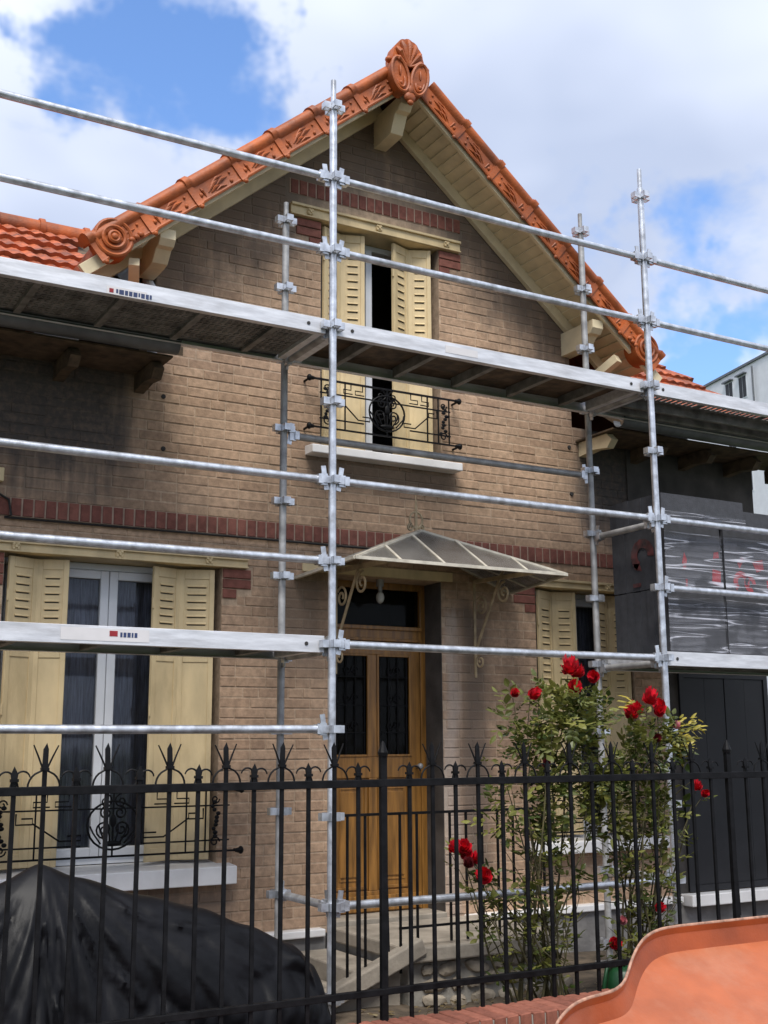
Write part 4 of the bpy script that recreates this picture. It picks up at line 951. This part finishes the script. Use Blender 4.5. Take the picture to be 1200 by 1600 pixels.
# ------------------------------------------------------------------ neighbouring white building
nb = thing('white_building', 'white rendered building with flat roof far behind the right wing', 'building', (52, 44, 0))
P1 = Vector((53.2, 48.7, 0)); dv = Vector((-.2312, -.9729, 0)); pv = Vector((.9729, -.2312, 0)); UPV = Vector((0,0,1))
def nbox(s0, s1, d0, d1, z0, z1, name, mat, par, bev=0):
    q = MB(); q.obox(P1+dv*(s0+s1)/2+pv*(d0+d1)/2+UPV*(z0+z1)/2, dv, pv, UPV, (s1-s0)/2, (d1-d0)/2, (z1-z0)/2); return q.build(name, mat, par, bevel=bev)
nbox(-14, 16, 0, 14, 0, 24.9, 'wall', 'white_render', nb); nbox(-14.1, 16.1, -.12, 14, 24.903, 25.05, 'roof_edge', 'zinc', nb); nbox(5.6, 16, 2.5, 14, 25.06, 26.3, 'penthouse', 'white_render', nb); nbox(5.3, 16.2, 2.0, 14, 26.303, 26.5, 'penthouse_roof', 'zinc', nb)
for a in (3.7, 5.2, -1.2, 9.0):
    for zt in (24.4, 21.4, 18.4):
        wo = nbox(a, a+.9, -.03, .05, zt-1.5, zt, 'window', 'white_pvc', nb); nbox(a+.08, a+.42, -.05, -.031, zt-1.42, zt-.08, 'pane', 'dark_board', wo); nbox(a+.48, a+.82, -.05, -.031, zt-1.42, zt-.08, 'pane', 'dark_board', wo); nbox(a-.05, a+.95, -.25, -.031, zt+.01, zt+.10, 'blind_box', 'zinc', wo)
q = MB(); q.tube([P1+dv*7.0-pv*.2+UPV*20, P1+dv*7.0-pv*.2+UPV*24.6], .06, 8); q.build('mast', 'zinc', nb)

# ------------------------------------------------------------------ low garden wall with brick-on-edge capping, iron fence
gw = thing('garden_wall', 'low red brick garden wall with brick-on-edge capping under the iron fence', 'wall', (0, -2.6, .1))
q = MB(); q.box(-6, 7, -2.715, -2.505, .0, .322); gwb = q.build('wall_body', 'red_brick', gw)
me_c = {}
def cap_mesh(v):
    bm = bmesh.new(); bmesh.ops.create_cube(bm, size=1); rg = random.Random(v)
    for p in bm.verts: p.co = Vector((p.co.x*.064, p.co.y*.255, p.co.z*.075)) + Vector((rg.uniform(-.002,.002), rg.uniform(-.004,.004), rg.uniform(-.003,.003)))
    bmesh.ops.bevel(bm, geom=bm.edges[:], offset=.005, segments=1, affect='EDGES')
    me = bpy.data.meshes.new('cap_brick'); bm.to_mesh(me); bm.free(); me.materials.append(MAT['cap_brick']); return me
caps = [cap_mesh(k) for k in range(5)]
x = -6.0
while x < 6.95: inst('cap_brick', random.choice(caps), gw, Matrix.Translation((x+.035, -2.61, .362+random.uniform(-.002,.003))) @ Matrix.Rotation(random.uniform(-.012,.012), 4, 'Z')); x += .0755
q = MB(); q.box(-6, 7, -2.725, -2.495, .3225, .388); q.build('mortar_bed', 'rubble_mortar', gw)

fn = thing('iron_fence', 'black wrought iron fence with alternating spear and forked finials along the street', 'fence', (0, -2.5, .4))
FY = -2.5; ZT, ZB = 1.475, .525
for a, d in ((-6, -.345), (-.345, 1.95), (1.95, 6.0)):
    q = MB(); q.bar((a,FY,ZT),(d,FY,ZT), .030, .036); q.build('top_rail', 'black_iron', fn, bevel=.003)
    q = MB(); q.bar((a,FY,ZB),(d,FY,ZB), .030, .030); q.build('bottom_rail', 'black_iron', fn, bevel=.003)
def fin_tall():
    q = MB(); q.add([(-.011,-.006,0),(.011,-.006,0),(.011,.006,0),(-.011,.006,0),(-.0105,-.005,.075),(.0105,-.005,.075),(.0105,.005,.075),(-.0105,.005,.075),(.003,0,.102)], [(0,1,5,4),(1,2,6,5),(2,3,7,6),(3,0,4,7),(4,5,8),(5,6,8),(6,7,8),(7,4,8)])
    q.box(-.016,.016,-.014,.014,-.012,.0)
    for s_ in (-1, 1):
        q.tube([(s_*.010,0,-.002),(s_*.030,0,.045),(s_*.052,0,.092)], [.0045,.004,.003], 6)
        q.tube([(s_*.010,0,-.012)] + [(s_*(.012+.055*math.sin(a)), 0, -.085+.075*math.cos(a)*.9) for a in [PI*.5*k/6 for k in range(1, 7)]], .0045, 6)
    return q.mesh('finial', 'black_iron', 35)
def fin_short():
    q = MB(); q.add([(-.012,-.006,0),(.012,-.006,0),(.012,.006,0),(-.012,.006,0),(-.015,-.005,.018),(.015,-.005,.018),(.015,.005,.018),(-.015,.005,.018),(0,0,.052)], [(0,1,5,4),(1,2,6,5),(2,3,7,6),(3,0,4,7),(4,5,8),(5,6,8),(6,7,8),(7,4,8)])
    q.box(-.016,.016,-.014,.014,-.012,.0)
    for s_ in (-1, 1):
        q.tube([(s_*.008,0,-.01)] + [(s_*(.034-.030*math.cos(a)), 0, .000+.030*math.sin(a)) for a in [PI*.95*k/9 for k in range(1, 10)]], [.0045]*7+[.004,.0035,.003], 6)
        q.tube([(s_*.010,0,-.012), (s_*.016,0,-.035), (s_*.034,0,-.050), (s_*.052,0,-.050)], .0045, 6)
    return q.mesh('finial', 'black_iron', 35)
ft, fs = fin_tall(), fin_short()
xs_ = [-2.095-.1345*k for k in range(28, 0, -1)] + [-2.095,-1.967,-1.836,-1.701,-1.562,-1.423,-1.292,-1.161,-1.021,-.883,-.745,-.611,-.480,-.345,-.195,-.062,.070,.209,.355,.500,.650,.795,.940,1.085,1.230,1.375,1.520,1.665,1.81,1.95] + [1.95+.14*k for k in range(1, 28)]
for i, x in enumerate(xs_):
    post = x in (-.345, 1.95)
    tall = (i % 2 == 1); zt = 1.57 if tall else 1.525
    wd = .034 if post else .0185
    lean = random.uniform(-.003, .003)
    q = MB(); q.bar((x, FY, .385), (x+lean, FY, zt if not post else 1.60), wd, wd*.8, up=(0,1,0))
    if post: q.bar((x+.02, FY, .70), (x+.012, FY, 1.0), .016, .02, up=(0,1,0)); q.lathe((x, FY, 1.60), [(.022,0),(.026,.02),(.018,.04),(.004,.075)], 10)
    o = q.build('post' if post else 'bar', 'black_iron', fn, bevel=.002)
    if not post: inst('finial', ft if tall else fs, o, Matrix.Translation((x+lean, FY, zt)) @ Matrix.Rotation(random.uniform(-.06,.06), 4, 'Y'))

# ------------------------------------------------------------------ black tarpaulin draped over something by the fence
def lerp_tab(tab, x):
    for (a, u), (d, v) in zip(tab[:-1], tab[1:]):
        if a <= x <= d: t = (x-a)/(d-a); t = t*t*(3-2*t)*.5+t*.5; return u+(v-u)*t
    return tab[0][1] if x < tab[0][0] else tab[-1][1]
HT = [(-3.1,.10),(-3.0,.70),(-2.5,.92),(-1.98,1.04),(-1.80,1.12),(-1.62,1.05),(-1.3,.95),(-1.0,.87),(-.75,.77),(-.5,.66),(-.38,.55),(-.30,.34),(-.25,.09)]
WT = [(-3.1,.15),(-2.9,.30),(-1.8,.36),(-.8,.36),(-.45,.30),(-.25,.15)]
tp = MB(); nx, ns = 220, 72; V = []; F = []
for i in range(nx+1):
    x = -3.1+2.85*i/nx; h = lerp_tab(HT, x); wd = lerp_tab(WT, x)
    for j in range(ns+1):
        s_ = -1+2*j/ns; a = abs(s_)
        z = .08+(h-.08)*(1-a**1.7); y = -1.80+wd*math.copysign(a**.85, s_)
        phi = math.atan2(z-1.16, x+1.80); rad = math.hypot(z-1.16, x+1.80)
        f = (.5-abs(math.sin(phi*6.5+.8*math.sin(rad*4)))**.7) * min(1, rad*2.0)*.085 + (.5-abs(math.sin(phi*19+3*rad+2*math.sin(5*y))))*.026*min(1, rad*3)
        f += .010*(.5-abs(math.sin(31*x+17*z+4*math.sin(9*z))))*min(1, rad*2)
        if x > -1.1: f += .055*(.5-abs(math.sin(10*(z+.42*x)+1.4*math.sin(5*x))))*min(1, (x+1.1)*2.5)
        f *= min(1, a*2.5)*min(1, (1-a)*8+.35)
        y += math.copysign(f+.02*a*math.sin(7*x), s_); z += f*.4*(1-a)
        V.append((x, y, max(z, .075)))
for i in range(nx):
    for j in range(ns): F.append((i*(ns+1)+j, (i+1)*(ns+1)+j, (i+1)*(ns+1)+j+1, i*(ns+1)+j+1))
tp.add(V, F); to = tp.build('tarpaulin', 'tarp', smooth=75)
to['label'] = 'crumpled black tarpaulin draped over a low bulky object behind the iron fence'; to['category'] = 'tarpaulin'

# ------------------------------------------------------------------ orange plastic tub on the pavement
OUT = [(-.30,-3.80),(-.285,-3.72),(-.255,-3.665),(-.213,-3.632),(-.157,-3.60),(-.073,-3.562),(.011,-3.543),(.102,-3.534),(.176,-3.524),(.25,-3.495),(.319,-3.445),(.394,-3.385),(.489,-3.318),(.589,-3.265),(.69,-3.236),(.79,-3.227),(.984,-3.226),(1.25,-3.226),(1.55,-3.226)]
MX = 1.55; K30 = math.tan(R(30))
half = [(x, y) for x, y in OUT]
full = [(-.30,-4.05),(-.27,-4.14),(-.18,-4.20),(-.0,-4.22)]
low = [(.4,-4.22),(.8,-4.22),(1.2,-4.22)]
left = list(reversed(full)) + [(-.305,-3.92)] + half
poly = left + [(2*MX-x, y) for x, y in reversed(left[:-1])] + [(2*MX-x, y) for x, y in low] + [(x, y) for x, y in reversed(low)]
# smooth and resample
def chaikin(P):
    o = []
    for a, d in zip(P, P[1:]+P[:1]): o += [(a[0]*.75+d[0]*.25, a[1]*.75+d[1]*.25), (a[0]*.25+d[0]*.75, a[1]*.25+d[1]*.75)]
    return o
poly = chaikin(chaikin(poly))
def pl(x, y, dep): # point on the tilted tub plane, dep along its inward normal
    c30, s30 = math.cos(R(30)), math.sin(R(30)); return (x, y+dep*s30, .84+(y+3.2)*K30-dep*c30)
area = sum(a[0]*d[1]-d[0]*a[1] for a, d in zip(poly, poly[1:]+poly[:1]))
if area < 0: poly.reverse()
def inset(P, t):
    o = []; n = len(P)
    for i in range(n):
        a, c, d = Vector(P[i-3]), Vector(P[i]), Vector(P[(i+3) % n]); e = (d-a).normalized(); o.append((c.x-e.y*t, c.y+e.x*t))
    return o
n = len(poly)
def rings(defs, name, mat, parent, fill):
    q = MB(); V = []; F = []
    for ins, dep in defs: V += [pl(x, y, dep) for x, y in (inset(poly, ins) if ins else poly)]
    for r_ in range(len(defs)-1):
        for i in range(n): F.append((r_*n+i, r_*n+(i+1)%n, (r_+1)*n+(i+1)%n, (r_+1)*n+i))
    q.add(V, F)
    if fill: q.f.append(tuple((len(defs)-1)*n+i for i in range(n))); q.r.append(None)
    return q.build(name, mat, parent, smooth=50)
tub = thing('rubble_tub', 'large orange plastic tub with curved raised rim, standing on the pavement in the foreground', 'tub', (MX, -3.7, .12))
rings([(.010,.004),(.013,.012),(.017,.080),(.020,.088)], 'basin_wall', 'tub_plastic', tub, False)
fl = rings([(.020,.088),(.026,.094),(.040,.098),(.060,.100),(.085,.1005)], 'basin_floor', 'tub_floor', tub, True)
rings([(.011,.006),(.009,.001),(.005,-.001),(.001,.001),(-.001,.010),(-.001,.02)], 'rim', 'tub_rim', tub, False)
q = MB(); V = [pl(x, y, .018) for x, y in poly] + [(MX+(x-MX)*.86, -3.72+(y+3.72)*.80, .125) for x, y in poly]
q.add(V, [(i, (i+1)%n, (i+1)%n+n, i+n) for i in range(n)]); q.build('shell', 'tub_plastic', tub, smooth=50)

# ------------------------------------------------------------------ roses
def petal(q, c, ax, up, L_, W_, cup, curl):
    """one cupped petal: 3 x 4 patch from c outwards along ax, rising along up"""
    sd_ = up.cross(ax); V = []; F = []
    for j in range(4):
        t = j/3
        for i in range(4):
            s_ = (i/3-.5)*2; wdt = W_*math.sin(PI*(.22+.60*t))
            V.append(c + ax*(L_*t*(1-curl*t*.5)) + up*(L_*(cup*t*t - curl*t**3*.5) + .25*W_*s_*s_*t) + sd_*s_*wdt*.5)
    for j in range(3):
        for i in range(3): F.append((j*4+i, j*4+i+1, (j+1)*4+i+1, (j+1)*4+i))
    q.add(V, F)
def rose_mesh(seed, mat):
    rg = random.Random(seed); q = MB(); up = Vector((0,0,1))
    for k, (nn, L_, W_, cup, curl, h) in enumerate(((6,.060,.060,.35,.55,-.004), (6,.052,.052,.8,.35,.0), (5,.040,.044,1.5,.2,.004), (4,.028,.034,2.6,.1,.008), (3,.018,.026,3.2,.0,.012))):
        for i in range(nn):
            a = 2*PI*(i+.5*(k % 2)+rg.uniform(-.15,.15))/nn; ax = Vector((math.cos(a), math.sin(a), 0)); petal(q, up*h+ax*.003, ax, up, L_*rg.uniform(.85,1.1), W_*1.25, cup*rg.uniform(.8,1.2), curl)
    return q.mesh('flower', mat, 80)
RM = [rose_mesh(k, 'petal_red') for k in range(4)]; RP = rose_mesh(9, 'petal_pink'); RD = rose_mesh(8, 'petal_dark')
def leaf(q, p, d, n_, L_, W_, rv):
    s_ = d.cross(n_).normalized(); mid = p+d*L_*.5+n_*L_*.06
    q.add([p, p+d*L_*.35+s_*W_*.5-n_*W_*.12, p+d*L_*.72+s_*W_*.36-n_*W_*.1, p+d*L_-n_*L_*.10, p+d*L_*.72-s_*W_*.36-n_*W_*.1, p+d*L_*.35-s_*W_*.5-n_*W_*.12, p+d*L_*.35+n_*L_*.03, p+d*L_*.72+n_*L_*.02],
          [(0,1,6),(1,2,7,6),(2,3,7),(0,6,5),(5,6,7,4),(4,7,3)], rv)
def rvec(rg): 
    while True:
        v = Vector((rg.uniform(-1,1), rg.uniform(-1,1), rg.uniform(-1,1)))
        if .1 < v.length < 1: return v.normalized()
def rose_bush(label, base, tips, blobs, nleaf, seed, extra, flowers, yellow=()):
    rg = random.Random(seed); b_ = thing('rose_bush', label, 'rose bush', base, 'rose bushes behind the fence'); B = Vector(base)
    leaves = MB(); paths = []
    for tx, ty, tz in tips + extra:
        T_ = Vector((tx, ty, tz)); st0 = B+Vector((rg.uniform(-.16,.16), rg.uniform(-.10,.10), 0)); pts = []
        bend = Vector((rg.uniform(-.12,.12), rg.uniform(-.10,.06), 0)); n_ = 9
        for i in range(n_+1):
            t = i/n_; p = st0.lerp(T_, t**1.15) + bend*math.sin(PI*t) + Vector((rg.uniform(-.012,.012), rg.uniform(-.012,.012), 0)); p.z = B.z+(T_.z-B.z)*(t**.9); 
            if i == n_: p = T_.copy()
            pts.append(p)
        q = MB(); r0 = rg.uniform(.0055, .010); q.tube(pts, [r0*(1-.72*i/n_) for i in range(n_+1)], 6); q.build('cane', 'cane', b_, smooth=60); paths.append(pts)
    for k in range(60):
        pts0 = rg.choice(paths); i = rg.randrange(2, 8); p = pts0[i]; d = (rvec(rg)+Vector((0,-.1,.5))).normalized(); ln = rg.uniform(.10,.30)
        q = MB(); q.tube([p, p+d*ln*.5+rvec(rg)*.02, p+d*ln+Vector((0,0,.03))], [.0035,.0028,.0012], 5); q.build('twig', 'cane', b_, smooth=60)
    def spray(p, out, big=1.):
        """compound leaf of five leaflets on a stalk"""
        d = out.normalized(); n_ = (Vector((0,0,1))-d*d.z+rvec(rg)*.5).normalized(); s_ = d.cross(n_).normalized(); L_ = rg.choice((.03,.038,.045,.055,.068))*rg.uniform(.85,1.15)*big; rv = min(1, max(0, rg.gauss(.42,.27)))
        leaf(leaves, p+d*L_*1.5, d, n_, L_, L_*.62, rv)
        for k, u in enumerate((.45, 1.05)):
            for sg in (-1, 1):
                if rg.random() < .88: leaf(leaves, p+d*L_*u, (d*.45+s_*sg+rvec(rg)*.2).normalized(), n_, L_*(.72+.18*k), L_*.48, min(1, max(0, rv+rg.uniform(-.12,.12))))
    for pts in paths:
        for i in range(3, len(pts)):
            for _ in range(rg.choice((1,2,2,3))):
                p = pts[i].lerp(pts[i-1], rg.random()); o_ = rvec(rg); o_.z = abs(o_.z)*.6; spray(p, o_)
    for (c, r_, cnt) in blobs:
        hubs = [Vector(c)+Vector((v.x*r_[0], v.y*r_[1], v.z*r_[2])) for v in [rvec(rg)*rg.random()**.45 for _ in range(max(5, cnt//9))]]
        for _ in range(cnt):
            h = rg.choice(hubs); p = h+rvec(rg)*rg.uniform(.01,.085); o_ = (p-h)+rvec(rg)*.05+Vector((0,0,.02)); spray(p, o_)
    leaves.build('foliage', 'rose_leaf', b_, kind='stuff')
    if yellow:
        yl = MB(); keep = leaves
        for (x, y, z, cnt, sp, dirx) in yellow:
            for _ in range(cnt):
                p = Vector((x, y, z))+rvec(rg)*sp; d = (Vector((dirx, -.1, rg.uniform(-.2,.5)))+rvec(rg)*.6).normalized(); n_ = (Vector((0,-.3,1))+rvec(rg)*.4).normalized(); leaf(yl, p, d, n_, rg.uniform(.05,.085), .026, rg.random())
        yl.build('yellow_foliage', 'yellow_leaf', b_, kind='stuff')
    for (x, y, z, sc_, kind) in flowers:
        face = (Vector((-.35, -.8, .55))+rvec(rg)*.55).normalized(); mtx = Matrix.Translation((x, y, z)) @ face.to_track_quat('Z', 'Y').to_matrix().to_4x4() @ Matrix.Rotation(rg.uniform(0, 6), 4, 'Z') @ Matrix.Scale(sc_, 4)
        inst('flower', {'r': rg.choice(RM), 'p': RP, 'd': RD}[kind], b_, mtx)
YB = -2.0
fl1 = [(1.205,-2.02,2.075,1.05,'r'),(1.275,-2.0,2.06,.85,'r'),(1.204,-2.05,1.977,.85,'r'),(1.40,-2.0,2.05,.75,'r'),(.813,-2.0,1.937,.52,'r'),(.922,-2.02,1.935,.70,'r'),(.953,-2.1,1.54,.5,'d'),
       (.343,-2.05,1.10,.62,'r'),(.442,-2.02,1.10,.80,'r'),(.432,-2.06,1.02,.6,'d'),(.527,-2.08,.955,.90,'r'),(.50,-2.02,1.035,.6,'r'),(.46,-2.0,1.06,.7,'r')]
rose_bush('tall leafy rose bush with large red blooms in front of the door\'s right-hand wall', (.98, YB+.03, .10), [(x, y+.02, z-.02) for x, y, z, *_ in fl1],
          [((1.12,YB,1.76),(.34,.18,.20),215), ((1.06,YB,1.48),(.34,.18,.26),130), ((.84,YB,1.70),(.17,.12,.18),50), ((1.22,YB,1.20),(.34,.16,.28),70), ((1.0,YB,.85),(.36,.14,.36),20), ((1.30,YB,1.84),(.16,.12,.14),70), ((1.42,YB,1.40),(.16,.14,.40),110), ((.80,YB,1.40),(.14,.12,.26),45)], 0, 3,
          [(.75,-1.95,1.55),(1.35,-1.95,1.7),(1.0,-2.1,1.8),(.7,-2.0,1.1),(1.25,-1.9,1.3),(1.1,-2.05,.9),(.62,-2.0,.72),(1.45,-2.0,1.35)], fl1)
fl2 = [(1.80,-2.03,1.905,.95,'r'),(1.674,-2.02,1.824,.85,'r'),(1.735,-2.0,1.85,.8,'r'),(1.915,-2.0,1.873,.80,'r'),(1.86,-2.05,1.845,.7,'r'),(1.823,-2.05,1.683,.55,'d'),(2.192,-2.0,1.381,.62,'r'),(2.225,-2.02,1.35,.5,'r'),(1.73,-2.1,.712,.62,'r'),(1.344,-2.15,.555,.70,'r'),(1.416,-2.15,.666,.52,'p'),(1.99,-2.05,1.752,.5,'p')]
rose_bush('rose bush with red blooms and yellowing leaves, overlapping the right scaffold post', (1.62, YB+.02, .10), [(x, y+.02, z-.02) for x, y, z, *_ in fl2],
          [((1.72,YB,1.64),(.26,.16,.20),95), ((1.64,YB,1.34),(.28,.16,.26),110), ((1.46,YB,1.52),(.18,.12,.20),50), ((1.55,YB,.95),(.32,.14,.36),26), ((1.90,YB,1.68),(.14,.10,.14),60), ((1.86,YB,1.30),(.14,.12,.30),50)], 0, 4,
          [(1.5,-1.95,1.75),(1.9,-1.95,1.5),(1.45,-2.05,1.2),(1.75,-2.0,1.2),(1.6,-2.1,.8),(1.95,-2.0,1.0),(1.4,-1.95,1.6)], fl2,
          yellow=[(2.12,-2.0,1.75,34,.07,1),(2.02,-2.05,1.60,20,.06,1),(1.98,-2.05,1.63,10,.04,.3),(1.62,-2.05,1.88,8,.05,-1),(2.20,-2.0,1.77,14,.05,1)])
# dry leaves and straw on the garden soil
q = MB(); rg = random.Random(5)
for _ in range(900): p = Vector((rg.uniform(-1.2,2.6), rg.uniform(-2.45,-1.15), .125+rg.uniform(0,.02))); d = rvec(rg); d.z *= .3; d.normalize(); leaf(q, p, d, (Vector((0,0,1))+rvec(rg)*.5).normalized(), rg.uniform(.03,.06), .022, rg.random()*.6)
MAT['litter'] = None; leaf_mat('litter', (.10,.065,.03), (.34,.27,.13)); lo = q.build('leaf_litter', 'litter'); lo['kind'] = 'stuff'; lo['label'] = 'dry brown leaf litter on the garden soil'; lo['category'] = 'leaf litter'
# green watering can
wc = thing('watering_can', 'dark green plastic watering can on the soil behind the orange tub', 'watering can', (1.34, -2.22, .11))
q = MB(); q.lathe((1.34,-2.22,.11), [(.10,0),(.112,.02),(.105,.24),(.092,.31),(.07,.33)], 20); q.build('body', 'green_plastic', wc, smooth=50)
q = MB(); q.tube([(1.25,-2.22,.22),(1.20,-2.22,.34),(1.23,-2.22,.45),(1.33,-2.22,.48),(1.38,-2.22,.42)], .012, 8); q.build('handle', 'green_plastic', wc, smooth=50)
q = MB(); q.tube([(1.43,-2.22,.18),(1.56,-2.22,.36),(1.60,-2.22,.42)], [.022,.016,.014], 10); q.build('spout', 'green_plastic', wc, smooth=50)
q = MB(); q.lathe((1.61,-2.22,.415), [(.014,0),(.034,.03),(.032,.036)], 14); q.build('rose_head', 'green_plastic', wc, smooth=50)
